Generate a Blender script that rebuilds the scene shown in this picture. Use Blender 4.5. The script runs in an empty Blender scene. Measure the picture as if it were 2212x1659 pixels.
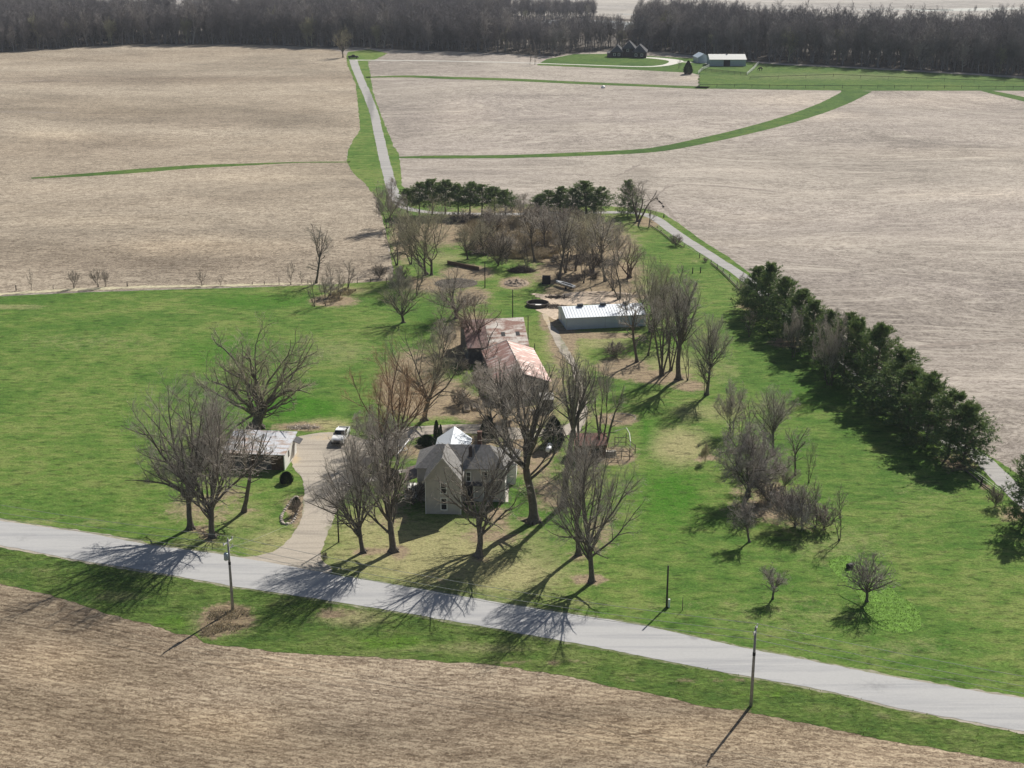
import bpy, bmesh, math, random
import numpy as np
from mathutils import Vector, Matrix, noise as mnoise
from mathutils.geometry import delaunay_2d_cdt

SC = bpy.context.scene
R = math.radians
# ------------------------------------------------------------------ camera
CAM_H = 83.0
F = 3068.0; CX, CY = 1106.0, 829.5          # measured on a 2212 px wide view of the photograph
PITCH = math.atan(1050.0 / F)
cam_d = bpy.data.cameras.new("camera"); cam = bpy.data.objects.new("camera", cam_d)
SC.collection.objects.link(cam); SC.camera = cam
cam.location = (0, 0, CAM_H); cam.rotation_euler = (math.pi / 2 - PITCH, 0, 0)
cam_d.sensor_width = 36.0; cam_d.lens = 36.0 * F / 2212.0
cam_d.clip_start = 1.0; cam_d.clip_end = 9000.0
# ------------------------------------------------------------------ light
SUN_EL, SUN_AZ = R(38.5), R(30.0)            # sun stands behind the farm, to the right
w = bpy.data.worlds.new("World"); SC.world = w; w.use_nodes = True
wn = w.node_tree; bgn = wn.nodes["Background"]
sky = wn.nodes.new("ShaderNodeTexSky"); sky.sky_type = 'NISHITA'; sky.sun_disc = False
sky.sun_elevation = SUN_EL; sky.sun_rotation = SUN_AZ; sky.air_density = 1.0; sky.dust_density = 1.2
wn.links.new(sky.outputs[0], bgn.inputs[0]); bgn.inputs[1].default_value = 0.052
sd = bpy.data.lights.new("sun", 'SUN'); sun = bpy.data.objects.new("sun", sd); SC.collection.objects.link(sun)
sd.energy = 5.0; sd.angle = R(0.5); sd.color = (1.0, 0.955, 0.88)
to_sun = Vector((math.sin(SUN_AZ) * math.cos(SUN_EL), math.cos(SUN_AZ) * math.cos(SUN_EL), math.sin(SUN_EL)))
sun.rotation_euler = to_sun.to_track_quat('Z', 'Y').to_euler(); sun.location = (80, 100, 140)
vs = SC.view_settings; vs.view_transform = 'Standard'; vs.look = 'None'; vs.gamma = 1.0
vs.use_curve_mapping = False; vs.exposure = 0.32
SC.cycles.max_bounces = 6; SC.cycles.diffuse_bounces = 2; SC.cycles.glossy_bounces = 2
SC.cycles.transparent_max_bounces = 8; SC.cycles.volume_bounces = 0

# ------------------------------------------------------------------ picture -> ground
CP, SP = math.cos(PITCH), math.sin(PITCH)
def G(px, py, z=0.0):
    x = (px - CX) / F; y = (py - CY) / F
    dx = x; dy = CP - y * SP; dz = -SP - y * CP
    t = (z - CAM_H) / dz
    return Vector((dx * t, dy * t, z))
def Pj(X, Y, Z=0.0):
    Z = Z - CAM_H; d = Y * CP - Z * SP; u = Y * SP + Z * CP
    return CX + F * X / d, CY - F * u / d
def height_for(bx, by, ty):
    b = G(bx, by); lo, hi = 0.0, 60.0
    for _ in range(40):
        m = (lo + hi) / 2
        if Pj(b.x, b.y, m)[1] > ty: lo = m
        else: hi = m
    return lo
def pxm(bx, by):                              # px per metre across at a ground point
    b = G(bx, by); return F / (b.y * CP + CAM_H * SP)
def spl(pts, n=6, closed=False):              # Catmull-Rom through points
    P = [Vector((p[0], p[1])) for p in pts]; out = []; N = len(P)
    rng = range(N if closed else N - 1)
    for i in rng:
        if closed: a, b, c, d = P[(i-1) % N], P[i], P[(i+1) % N], P[(i+2) % N]
        else: a, b, c, d = P[max(i-1, 0)], P[i], P[i+1], P[min(i+2, N-1)]
        for k in range(n):
            t = k / n
            out.append(0.5 * ((2*b) + (c-a)*t + (2*a-5*b+4*c-d)*t*t + (3*b-a-3*c+d)*t**3))
    if not closed: out.append(P[-1])
    return [(v.x, v.y) for v in out]

# ------------------------------------------------------------------ materials
class NT:
    def __init__(s, name):
        s.m = bpy.data.materials.new(name); s.m.use_nodes = True; s.t = s.m.node_tree
        s.t.nodes.clear(); s.out = s.new("ShaderNodeOutputMaterial")
    def new(s, t, **kw):
        n = s.t.nodes.new(t)
        for k, v in kw.items(): setattr(n, k, v)
        return n
    def lk(s, a, b): s.t.links.new(a, b)
    def put(s, sock, v):
        if isinstance(v, bpy.types.NodeSocket): s.lk(v, sock)
        elif v is not None: sock.default_value = v
    def co(s, kind='Object'): return s.new("ShaderNodeTexCoord").outputs[kind]
    def mp(s, v, rot=0.0, sc=(1, 1, 1), loc=(0, 0, 0)):
        n = s.new("ShaderNodeMapping"); s.lk(v, n.inputs[0]); n.inputs['Rotation'].default_value = (0, 0, rot)
        n.inputs['Scale'].default_value = sc; n.inputs['Location'].default_value = loc; return n.outputs[0]
    def noise(s, v, scale, detail=3, rough=0.55, dist=0.0):
        n = s.new("ShaderNodeTexNoise"); s.lk(v, n.inputs['Vector']); n.inputs['Scale'].default_value = scale
        n.inputs['Detail'].default_value = detail; n.inputs['Roughness'].default_value = rough
        n.inputs['Distortion'].default_value = dist; return n.outputs['Fac']
    def ramp(s, f, stops, interp='LINEAR'):
        n = s.new("ShaderNodeValToRGB"); s.lk(f, n.inputs[0]); cr = n.color_ramp; cr.interpolation = interp
        while len(cr.elements) < len(stops): cr.elements.new(0.5)
        for e, (p, c) in zip(cr.elements, stops):
            e.position = p; e.color = (c, c, c, 1) if isinstance(c, (int, float)) else (*c, 1)
        return n.outputs[0]
    def mix(s, f, a, b, mode='MIX'):
        n = s.new("ShaderNodeMix", data_type='RGBA', blend_type=mode)
        s.put(n.inputs[0], f)
        for i, v in ((6, a), (7, b)):
            if isinstance(v, tuple): v = (*v, 1) if len(v) == 3 else v
            s.put(n.inputs[i], v)
        return n.outputs[2]
    def math(s, op, a, b=None, clamp=False):
        n = s.new("ShaderNodeMath", operation=op, use_clamp=clamp); s.put(n.inputs[0], a)
        if b is not None: s.put(n.inputs[1], b)
        return n.outputs[0]
    def bump(s, h, strength, dist):
        n = s.new("ShaderNodeBump"); n.inputs['Strength'].default_value = strength
        n.inputs['Distance'].default_value = dist; s.lk(h, n.inputs['Height']); return n.outputs[0]
    def attr(s, name):
        n = s.new("ShaderNodeAttribute"); n.attribute_name = name
        sp = s.new("ShaderNodeSeparateColor"); s.lk(n.outputs['Color'], sp.inputs[0]); return sp.outputs
    def bsdf(s, col, rough=0.9, normal=None, metal=0.0, spec=0.2, trans=None):
        b = s.new("ShaderNodeBsdfPrincipled"); s.put(b.inputs['Base Color'], (*col, 1) if isinstance(col, tuple) and len(col) == 3 else col)
        s.put(b.inputs['Roughness'], rough); b.inputs['Metallic'].default_value = metal
        b.inputs['Specular IOR Level'].default_value = spec
        if normal is not None: s.lk(normal, b.inputs['Normal'])
        o = b.outputs[0]
        if trans:
            tr = s.new("ShaderNodeBsdfTranslucent"); s.put(tr.inputs[0], (*trans[1], 1))
            mx = s.new("ShaderNodeMixShader"); mx.inputs[0].default_value = trans[0]
            s.lk(o, mx.inputs[1]); s.lk(tr.outputs[0], mx.inputs[2]); o = mx.outputs[0]
        s.lk(o, s.out.inputs[0]); return s.m

def lerp3(a, b, t): return tuple(a[i] + (b[i] - a[i]) * t for i in range(3))
def simple(name, col, rough=0.8, var=0.25, scale=3.0, metal=0.0, spec=0.25, bump=0.0, coord='Object', trans=None):
    n = NT(name); v = n.co(coord)
    f = n.noise(v, scale, 5, 0.6)
    c = n.ramp(f, [(0.3, tuple(x * (1 - var) for x in col)), (0.7, tuple(min(x * (1 + var), 1) for x in col))])
    nm = n.bump(f, bump, 0.05) if bump else None
    return n.bsdf(c, rough, nm, metal, spec, trans)

def stubble(name, rot, dark, mid, pale, tint, big=0.02, rowscale=1.1, rowamt=0.5, gain=1.0, band=0.0, contrast=1.0, zones=True, fsc=1.5, rl=0.22, wamp=60.0, rows=0.0, patch=0.18):
    n = NT(name); v0 = n.co()
    wn_ = n.new("ShaderNodeTexNoise"); n.lk(v0, wn_.inputs['Vector']); wn_.inputs['Scale'].default_value = 0.006; wn_.inputs['Detail'].default_value = 2
    vm = n.new("ShaderNodeVectorMath", operation='SCALE'); vs_ = n.new("ShaderNodeVectorMath", operation='SUBTRACT'); n.lk(wn_.outputs['Color'], vs_.inputs[0]); vs_.inputs[1].default_value = (.5, .5, .5)
    n.lk(vs_.outputs[0], vm.inputs[0]); vm.inputs['Scale'].default_value = wamp
    va = n.new("ShaderNodeVectorMath", operation='ADD'); n.lk(v0, va.inputs[0]); n.lk(vm.outputs[0], va.inputs[1]); v = va.outputs[0]
    rv = n.mp(v, rot, (rl, 1.0, 1))
    row = n.noise(rv, rowscale, 4, 0.65, 1.2)
    fine = n.noise(n.mp(v, rot, (0.75, 1.0, 1)), fsc, 4, 0.8, 1.5)
    f = n.math('ADD', n.math('MULTIPLY', row, rowamt), n.math('MULTIPLY', fine, 1 - rowamt))
    f = n.math('ADD', n.math('MULTIPLY', n.math('SUBTRACT', f, 0.5), contrast), 0.5)
    c = n.ramp(f, [(0.30, dark), (0.47, mid), (0.66, pale)])
    b1 = n.noise(n.mp(v, rot, (0.35, 1, 1)), big, 5, 0.6, 0.4)
    if rows:
        wv2 = n.new("ShaderNodeTexWave"); wv2.bands_direction = 'Y'; wv2.inputs['Scale'].default_value = 0.40; wv2.inputs['Distortion'].default_value = 1.6; wv2.inputs['Detail'].default_value = 4; wv2.inputs['Detail Scale'].default_value = 2.6
        n.lk(n.mp(v, rot), wv2.inputs[0]); c = n.mix(1.0, c, n.ramp(wv2.outputs['Fac'], [(0.0, 1 - rows), (0.45, 1.0), (1.0, 1 + rows * .5)]), 'MULTIPLY')
    c = n.mix(1.0, c, n.ramp(n.noise(n.mp(v, rot, (0.6, 1, 1), (300, 100, 0)), 0.009, 5, 0.6, 0.6), [(0.38, 1 - patch), (0.5, 1.0), (0.62, 1 + patch * .6)]), 'MULTIPLY')
    c = n.mix(1.0, c, n.ramp(n.noise(n.mp(v, rot, (0.5, 1, 1), (30, 700, 0)), 0.05, 5, 0.65, 0.6), [(0.38, 1 - patch * .7), (0.5, 1.0), (0.62, 1 + patch * .4)]), 'MULTIPLY')
    c = n.mix(n.ramp(b1, [(0.38, 0.0), (0.62, 1.0)]), c, n.mix(1.0, c, tint, 'MULTIPLY'))
    if band:
        wv_ = n.mp(v, rot, (0.03, 0.30, 1)); bb = n.noise(wv_, 1.0, 7, 0.72, 0.9)
        c = n.mix(n.math('MULTIPLY', n.ramp(bb, [(0.50, 0.0), (0.64, 1.0)]), band), c, tuple(x * 1.25 for x in pale))
        b3 = n.noise(n.mp(v, rot, (0.028, 0.22, 1), (40, 90, 0)), 1.0, 7, 0.72, 0.9)
        c = n.mix(n.math('MULTIPLY', n.ramp(b3, [(0.53, 0.0), (0.68, 1.0)]), band * 0.7), c, tuple(x * 1.05 for x in dark))
    if zones:
        z = n.attr('zone')
        br = n.noise(v, 0.35, 5, 0.7)
        def msk(ch, lo=0.42, hi=0.6):
            return n.ramp(n.math('ADD', n.math('MULTIPLY', z[ch], 0.75), n.math('MULTIPLY', n.math('SUBTRACT', br, 0.5), 0.7)), [(lo, 0.0), (hi, 1.0)])
        c = n.mix(n.math('MULTIPLY', n.ramp(z[0], [(0.0, 0.0), (1.0, 1.0)]), 0.75), c, n.mix(1.0, c, (1.45, 1.42, 1.36), 'MULTIPLY'))
        c = n.mix(n.math('MULTIPLY', msk(1, 0.3, 0.6), 0.7), c, dark)
        c = n.mix(n.math('MULTIPLY', z[2], 0.8), c, n.mix(1.0, c, (0.72, 0.70, 0.70), 'MULTIPLY'))
    c = n.mix(1.0, c, (gain, gain, gain), 'MULTIPLY')
    return n.bsdf(c, 0.95, n.bump(f, 0.5, 0.12), spec=0.05)

def grassmat(name, a, b, cc, straw, soil, lush, bumps=0.5, gain=1.0, clump=1.6):
    n = NT(name); v = n.co()
    f1 = n.noise(v, 0.030, 5, 0.7, 0.8); f2 = n.noise(n.mp(v, 0.1, (0.6, 1.2, 1)), 0.35, 5, 0.68, 0.3); f3 = n.noise(n.mp(v, 0.0, (0.8, 1.3, 1)), clump * 2.0, 5, 0.75, 0.4)
    c = n.ramp(n.math('ADD', n.math('MULTIPLY', f1, 0.5), n.math('MULTIPLY', f2, 0.5)), [(0.42, a), (0.5, b), (0.58, cc)])
    g = n.ramp(f3, [(0.28, 0.45), (0.5, 0.98), (0.70, 1.5)]); tf = n.noise(n.mp(v, 0.0, (0.55, 1.25, 1)), 0.9, 3, 0.6, 0.3); g = n.mix(1.0, g, n.ramp(tf, [(0.34, 0.58), (0.44, 0.98), (0.62, 1.14)]), 'MULTIPLY')
    z = n.attr('zone'); br = n.noise(v, 0.5, 6, 0.72, 0.5); br2 = n.noise(v, 2.2, 4, 0.7)
    bb = n.math('ADD', n.math('MULTIPLY', n.math('SUBTRACT', br, 0.5), 0.9), n.math('MULTIPLY', n.math('SUBTRACT', br2, 0.5), 0.45))
    def msk(ch, lo=0.27, hi=0.52):
        return n.ramp(n.math('ADD', z[ch], n.math('MULTIPLY', bb, n.math('SUBTRACT', 1.35, z[ch]))), [(lo, 0.0), (hi, 1.0)])
    c = n.mix(msk(2, 0.3, 0.7), c, lush)
    c = n.mix(n.math('MULTIPLY', n.ramp(n.noise(v, 0.9, 6, 0.75, 0.8), [(0.54, 0.0), (0.74, 0.4)]), 1.0), c, lerp3(b, straw, 0.5))
    c = n.mix(n.math('MULTIPLY', msk(0, 0.2, 0.8), 0.85), c, n.mix(br2, lerp3(cc, straw, 0.45), straw))
    c = n.mix(msk(1), c, n.mix(n.ramp(n.noise(v, 1.5, 6, 0.75), [(0.35, 0), (0.65, 1)]), soil, lerp3(soil, straw, 0.55)))
    c = n.mix(1.0, c, g, 'MULTIPLY')
    c = n.mix(1.0, c, (gain, gain, gain), 'MULTIPLY')
    hgt = n.math('ADD', f3, n.math('MULTIPLY', f2, 0.6))
    return n.bsdf(c, 0.95, n.bump(hgt, bumps, 0.25), spec=0.05)

def roadmat(name, base, patch, rot, tracks=0.0, sc=1.0, speck=0.12):
    n = NT(name); v = n.co()
    big = n.noise(n.mp(v, rot, (0.05, 1.0, 1)), 0.8 * sc, 6, 0.7, 0.4)
    fine = n.noise(v, 5.0, 4, 0.7)
    c = n.mix(n.ramp(big, [(0.48, 0.0), (0.70, 1.0)]), base, patch)
    c = n.mix(1.0, c, n.ramp(fine, [(0.3, 1 - speck), (0.7, 1 + speck)]), 'MULTIPLY')
    if tracks:
        z = n.attr('zone')
        br = n.noise(v, 0.9, 5, 0.7)
        c = n.mix(n.math('MULTIPLY', n.ramp(n.math('ADD', z[1], n.math('SUBTRACT', br, 0.5)), [(0.35, 0.0), (0.75, 1.0)]), tracks), c, tuple(x * 0.45 for x in patch))
        c = n.mix(n.ramp(n.math('ADD', z[0], n.math('SUBTRACT', br, 0.5)), [(0.35, 0.0), (0.75, 1.0)]), c, (0.50, 0.40, 0.26))
        c = n.mix(n.ramp(n.math('ADD', z[2], n.math('SUBTRACT', br, 0.5)), [(0.35, 0.0), (0.75, 1.0)]), c, (0.12, 0.15, 0.05))
    return n.bsdf(c, 0.92, n.bump(fine, 0.25, 0.03), spec=0.15)

M = {}
M['field_right'] = stubble('stubble_pale', R(5), (0.225, 0.195, 0.163), (0.335, 0.292, 0.247), (0.462, 0.412, 0.350), (0.88, 0.87, 0.90), 0.012, 0.5, 0.22, band=0.55, contrast=2.6, fsc=0.9, rl=0.4, wamp=110, patch=.2)
M['field_left'] = stubble('stubble_corn', R(80), (0.185, 0.15, 0.112), (0.315, 0.265, 0.205), (0.49, 0.42, 0.325), (0.84, 0.82, 0.80), 0.018, 0.9, 0.30, contrast=2.4, fsc=1.1, patch=.2)
M['field_front'] = stubble('stubble_soil', R(17), (0.145, 0.108, 0.075), (0.275, 0.215, 0.155), (0.47, 0.39, 0.285), (0.72, 0.70, 0.66), 0.03, 1.3, 0.35, contrast=2.3, fsc=2.4, rl=0.22, wamp=22, rows=.16, patch=.26)
M['grass'] = grassmat('pasture_grass', (0.068, 0.142, 0.024), (0.108, 0.180, 0.036), (0.165, 0.212, 0.058), (0.40, 0.335, 0.19), (0.235, 0.175, 0.125), (0.055, 0.155, 0.014))
M['verge'] = grassmat('verge_grass', (0.062, 0.115, 0.024), (0.095, 0.15, 0.032), (0.145, 0.185, 0.055), (0.33, 0.28, 0.16), (0.20, 0.145, 0.10), (0.10, 0.20, 0.02), 1.0, clump=0.9)
M['swale'] = grassmat('swale_grass', (0.050, 0.105, 0.022), (0.075, 0.14, 0.028), (0.11, 0.165, 0.038), (0.33, 0.29, 0.18), (0.2, 0.15, 0.11), (0.04, 0.10, 0.015), 0.4)
M['road'] = roadmat('worn_road', (0.425, 0.42, 0.41), (0.31, 0.31, 0.318), R(20), 0.5, 0.9, 0.07)
M['drive'] = roadmat('gravel_drive', (0.42, 0.37, 0.305), (0.25, 0.225, 0.19), R(60), 0.4, 1.0, 0.16)
M['lane'] = roadmat('pale_lane', (0.38, 0.365, 0.345), (0.24, 0.23, 0.225), R(95), 0.5, 1.0, 0.12)
M['farlane'] = simple('pale_gravel', (0.60, 0.58, 0.52), 0.9, 0.1, 0.5)
M['litter'] = simple('leaf_litter', (0.085, 0.07, 0.055), 0.95, 0.4, 0.12)
M['soil'] = simple('bare_soil', (0.30, 0.235, 0.175), 0.95, 0.4, 1.2, bump=0.4)
M['palesoil'] = simple('pale_soil', (0.50, 0.40, 0.30), 0.95, 0.3, 1.0, bump=0.4)
M['ditch'] = simple('washed_soil', (0.26, 0.22, 0.185), 0.95, 0.3, 0.8, bump=0.4)
M['water'] = simple('flood_water', (0.55, 0.57, 0.60), 0.12, 0.05, 0.05, spec=0.9)
M['farfield'] = stubble('far_flood_field', R(4), (0.30, 0.27, 0.235), (0.38, 0.35, 0.31), (0.47, 0.44, 0.40), (0.85, 0.86, 0.9), 0.008, 0.12, 0.4, band=0.7, contrast=0.8, zones=False)

def bark(name, c, s=3.0, v=0.35): return simple(name, c, 0.95, v, s, spec=0.05)
M['bark_dark'] = bark('bark_dark', (0.14, 0.12, 0.10))
M['bark_grey'] = bark('bark_grey', (0.18, 0.155, 0.13))
M['bark_red'] = bark('bark_red', (0.17, 0.11, 0.085))
M['twig_grey'] = bark('twig_grey', (0.45, 0.40, 0.34), 0.6)
M['twig_brown'] = bark('twig_brown', (0.41, 0.35, 0.29), 0.6)
M['twig_orange'] = bark('twig_orange', (0.42, 0.28, 0.165), 0.6)
M['twig_olive'] = bark('twig_olive', (0.43, 0.39, 0.27), 0.6)
M['twig_purple'] = bark('twig_purple', (0.42, 0.37, 0.335), 0.6)
M['twig_straw'] = bark('twig_straw', (0.50, 0.42, 0.30), 0.6)
M['wood_far'] = bark('wood_far', (0.255, 0.235, 0.23), 0.15, 0.35)
M['wood_far_b'] = bark('wood_far_b', (0.38, 0.345, 0.32), 0.15, 0.3)
M['wood_far_c'] = bark('wood_far_c', (0.38, 0.36, 0.25), 0.15, 0.3)
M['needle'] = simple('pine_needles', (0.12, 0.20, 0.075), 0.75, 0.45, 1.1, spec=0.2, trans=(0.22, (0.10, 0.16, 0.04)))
M['needle_lit'] = simple('pine_needles_lit', (0.25, 0.32, 0.12), 0.75, 0.45, 1.1, spec=0.2, trans=(0.25, (0.14, 0.19, 0.05)))  # sunlit tone of the same needles, put into the colour
M['needle_d'] = simple('spruce_needles', (0.028, 0.042, 0.026), 0.8, 0.4, 1.5, spec=0.15)
M['ever'] = simple('arborvitae_leaf', (0.022, 0.055, 0.018), 0.8, 0.35, 2.0, spec=0.15)
M['catkin'] = simple('budding_leaf', (0.24, 0.27, 0.12), 0.9, 0.3, 2.0, spec=0.1, trans=(0.3, (0.25, 0.3, 0.1)))
M['weed'] = simple('lush_weeds', (0.14, 0.25, 0.035), 0.9, 0.45, 0.8, spec=0.1, trans=(0.35, (0.14, 0.25, 0.03)))

def rusty(name, base, rust, amt, rot, stripes=(0.25, 1.4), extra=None):
    n = NT(name); v = n.co()
    st = n.noise(n.mp(v, rot, (stripes[0], stripes[1], 1)), 1.0, 5, 0.6, 0.2)
    bl = n.noise(v, 0.55, 5, 0.7)
    f = n.ramp(n.math('ADD', n.math('MULTIPLY', st, 0.6), n.math('MULTIPLY', bl, 0.4)), [(amt - 0.05, 0.0), (amt + 0.05, 1.0)])
    c = n.mix(f, rust, base)
    c = n.mix(n.ramp(n.noise(v, 2.5, 5, 0.7), [(0.45, 0.0), (0.75, 0.6)]), c, lerp3(rust, base, 0.35))
    wv = n.new("ShaderNodeTexWave"); n.lk(n.mp(v, rot, (1, 1, 1)), wv.inputs[0]); wv.inputs['Scale'].default_value = 1.6; wv.bands_direction = 'Y'
    return n.bsdf(c, 0.55, n.bump(wv.outputs['Fac'], 0.25, 0.02), metal=0.15, spec=0.4)
M['rust_a'] = rusty('rusted_tin', (0.74, 0.68, 0.60), (0.30, 0.145, 0.10), 0.50, R(90))
M['rust_b'] = rusty('rusted_tin_red', (0.62, 0.53, 0.48), (0.29, 0.155, 0.125), 0.545, 0.0)
M['tin_maroon'] = rusty('maroon_tin', (0.36, 0.27, 0.24), (0.20, 0.105, 0.088), 0.58, R(90))  # darker maroon tone for the left part of the rear slope
M['tin_garage'] = rusty('galvanised_roof', (0.60, 0.62, 0.65), (0.36, 0.24, 0.17), 0.46, R(90))
M['tin_white'] = rusty('white_tin', (0.66, 0.70, 0.74), (0.50, 0.53, 0.56), 0.30, R(90))
M['red_roof'] = rusty('red_tin', (0.46, 0.25, 0.20), (0.34, 0.15, 0.115), 0.5, R(90))
M['siding'] = simple('grey_siding', (0.47, 0.44, 0.41), 0.8, 0.12, 1.2)
M['wall_white'] = simple('white_siding', (0.74, 0.73, 0.68), 0.7, 0.06, 1.2)
M['wall_metal'] = simple('pale_metal_wall', (0.52, 0.60, 0.66), 0.5, 0.06, 0.8, metal=0.1)
M['barn_dark'] = simple('weathered_boards', (0.135, 0.125, 0.12), 0.9, 0.35, 2.0)
M['barn_brown'] = simple('brown_boards', (0.12, 0.072, 0.048), 0.9, 0.35, 2.0)
M['shingle'] = simple('grey_shingles', (0.235, 0.225, 0.215), 0.95, 0.28, 2.2, spec=0.1)
M['shingle_dark'] = simple('dark_shingles', (0.10, 0.10, 0.105), 0.95, 0.25, 1.5, spec=0.1)
M['shingle_red'] = simple('brown_shingles', (0.19, 0.155, 0.14), 0.95, 0.28, 2.0, spec=0.1)
M['trim'] = simple('white_trim', (0.85, 0.84, 0.80), 0.6, 0.05, 2.0)
M['brick'] = simple('chimney_brick', (0.15, 0.085, 0.065), 0.9, 0.35, 5.0)
M['brickdk'] = simple('dark_brick', (0.07, 0.055, 0.055), 0.9, 0.3, 1.0)
M['glass'] = simple('window_glass', (0.018, 0.02, 0.024), 0.25, 0.1, 1.0, spec=0.3)
M['paint'] = simple('white_paint', (0.80, 0.80, 0.79), 0.3, 0.03, 2.0, spec=0.5)
M['weedbase'] = simple('weed_ground', (0.12, 0.23, 0.03), 0.95, 0.45, 1.5)
M['black'] = simple('black_plastic', (0.018, 0.018, 0.02), 0.6, 0.2, 3.0)
M['tire'] = simple('rubber', (0.02, 0.02, 0.02), 0.9, 0.2, 3.0)
M['chrome'] = simple('grille_metal', (0.12, 0.12, 0.125), 0.35, 0.1, 3.0, metal=0.6)
M['pole'] = simple('pole_wood', (0.34, 0.32, 0.29), 0.9, 0.25, 3.0)
M['pole_dark'] = simple('dark_pole_wood', (0.055, 0.047, 0.04), 0.9, 0.25, 3.0)
M['wire'] = simple('aluminium_wire', (0.55, 0.55, 0.50), 0.4, 0.05, 1.0, metal=0.3)
M['insul'] = simple('insulator', (0.75, 0.74, 0.66), 0.35, 0.05, 3.0)
M['galv'] = simple('galvanised_can', (0.38, 0.44, 0.50), 0.45, 0.1, 3.0, metal=0.3)
M['concrete'] = simple('concrete', (0.46, 0.43, 0.38), 0.9, 0.15, 1.5)
M['stone'] = simple('edging_stone', (0.50, 0.44, 0.37), 0.9, 0.3, 2.0)
M['lumber'] = simple('raw_lumber', (0.52, 0.43, 0.30), 0.85, 0.2, 3.0)
M['oldwood'] = simple('old_wood', (0.17, 0.14, 0.11), 0.9, 0.3, 3.0)
M['horse'] = simple('dark_coat', (0.03, 0.02, 0.015), 0.7, 0.2, 3.0)
M['debris'] = simple('branches', (0.10, 0.08, 0.065), 0.95, 0.4, 2.0)

# ------------------------------------------------------------------ object helpers
COL = SC.collection
def tag(o, label=None, cat=None, group=None, kind=None):
    if label: o['label'] = label
    if cat: o['category'] = cat
    if group: o['group'] = group
    if kind: o['kind'] = kind
    return o
def empty(name, loc=(0, 0, 0), rz=0.0, label=None, cat=None, group=None):
    o = bpy.data.objects.new(name, None); COL.objects.link(o); o.location = loc; o.rotation_euler = (0, 0, rz)
    o.empty_display_size = 0.5
    return tag(o, label, cat, group)
def link(name, me, parent=None, mat=None):
    if mat: me.materials.append(mat)
    o = bpy.data.objects.new(name, me); COL.objects.link(o)
    if parent: o.parent = parent
    return o
class MB:
    def __init__(s): s.v = []; s.f = []
    def add(s, vs, fs):
        b = len(s.v); s.v += [tuple(p) for p in vs]; s.f += [tuple(b + i for i in f) for f in fs]; return s
    def box(s, x0, x1, y0, y1, z0, z1, mat=None):
        vs = [(x, y, z) for z in (z0, z1) for y in (y0, y1) for x in (x0, x1)]
        if mat is not None: vs = [mat @ Vector(p) for p in vs]
        return s.add(vs, [(0, 2, 3, 1), (4, 5, 7, 6), (0, 1, 5, 4), (2, 6, 7, 3), (0, 4, 6, 2), (1, 3, 7, 5)])
    def beam(s, a, b, wd, h=None):
        a, b = Vector(a), Vector(b); h = h or wd; d = (b - a).normalized()
        r = Vector((0, 0, 1)) if abs(d.z) < 0.9 else Vector((1, 0, 0))
        u = d.cross(r).normalized() * wd / 2; v = u.cross(d).normalized() * h / 2
        vs = [p + i * u + j * v for p in (a, b) for i, j in ((-1, -1), (1, -1), (1, 1), (-1, 1))]
        return s.add(vs, [(0, 1, 2, 3), (7, 6, 5, 4), (0, 4, 5, 1), (1, 5, 6, 2), (2, 6, 7, 3), (3, 7, 4, 0)])
    def tube(s, pts, rad, sides=8):
        n = len(pts); P = [Vector(p) for p in pts]
        if not hasattr(rad, '__len__'): rad = [rad] * n
        vs = []
        for i in range(n):
            d = (P[min(i + 1, n - 1)] - P[max(i - 1, 0)]).normalized()
            r = Vector((0, 0, 1)) if abs(d.z) < 0.9 else Vector((1, 0, 0))
            u = d.cross(r).normalized(); v = u.cross(d)
            vs += [P[i] + rad[i] * (math.cos(2 * math.pi * k / sides) * u + math.sin(2 * math.pi * k / sides) * v) for k in range(sides)]
        fs = [(i * sides + k, i * sides + (k + 1) % sides, (i + 1) * sides + (k + 1) % sides, (i + 1) * sides + k) for i in range(n - 1) for k in range(sides)]
        fs += [tuple(range(sides))[::-1], tuple((n - 1) * sides + k for k in range(sides))]
        return s.add(vs, fs)
    def slab(s, pts, t=0.12):
        P = [Vector(p) for p in pts]; nrm = (P[1] - P[0]).cross(P[2] - P[0]).normalized()
        if nrm.z < 0: nrm = -nrm
        n = len(P); vs = P + [p - nrm * t for p in P]
        fs = [tuple(range(n)), tuple(range(2 * n - 1, n - 1, -1))] + [(i, i + n, (i + 1) % n + n, (i + 1) % n) for i in range(n)]
        return s.add(vs, fs)
    def prism(s, prof, y0, y1):       # profile in x,z extruded along y
        n = len(prof); vs = [(x, y0, z) for x, z in prof] + [(x, y1, z) for x, z in prof]
        return s.add(vs, [tuple(range(n)), tuple(range(2 * n - 1, n - 1, -1))] + [(i, i + n, (i + 1) % n + n, (i + 1) % n) for i in range(n)])
    def prismx(s, prof, x0, x1):      # profile in y,z extruded along x
        n = len(prof); vs = [(x0, y, z) for y, z in prof] + [(x1, y, z) for y, z in prof]
        return s.add(vs, [tuple(range(n)), tuple(range(2 * n - 1, n - 1, -1))] + [(i, i + n, (i + 1) % n + n, (i + 1) % n) for i in range(n)])
    def build(s, name, mat, parent=None, smooth=False, bevel=0.0):
        me = bpy.data.meshes.new(name); me.from_pydata(s.v, [], s.f); me.update()
        bm = bmesh.new(); bm.from_mesh(me); bmesh.ops.recalc_face_normals(bm, faces=bm.faces)
        if bevel: bmesh.ops.bevel(bm, geom=bm.edges[:], offset=bevel, segments=2, affect='EDGES', profile=0.6)
        bm.to_mesh(me); bm.free()
        if smooth: me.polygons.foreach_set('use_smooth', [True] * len(me.polygons))
        return link(name, me, parent, mat)
def copy_tree(o, parent=None):
    c = o.copy(); COL.objects.link(c); c.parent = parent
    for ch in o.children: copy_tree(ch, c)
    return c

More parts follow.
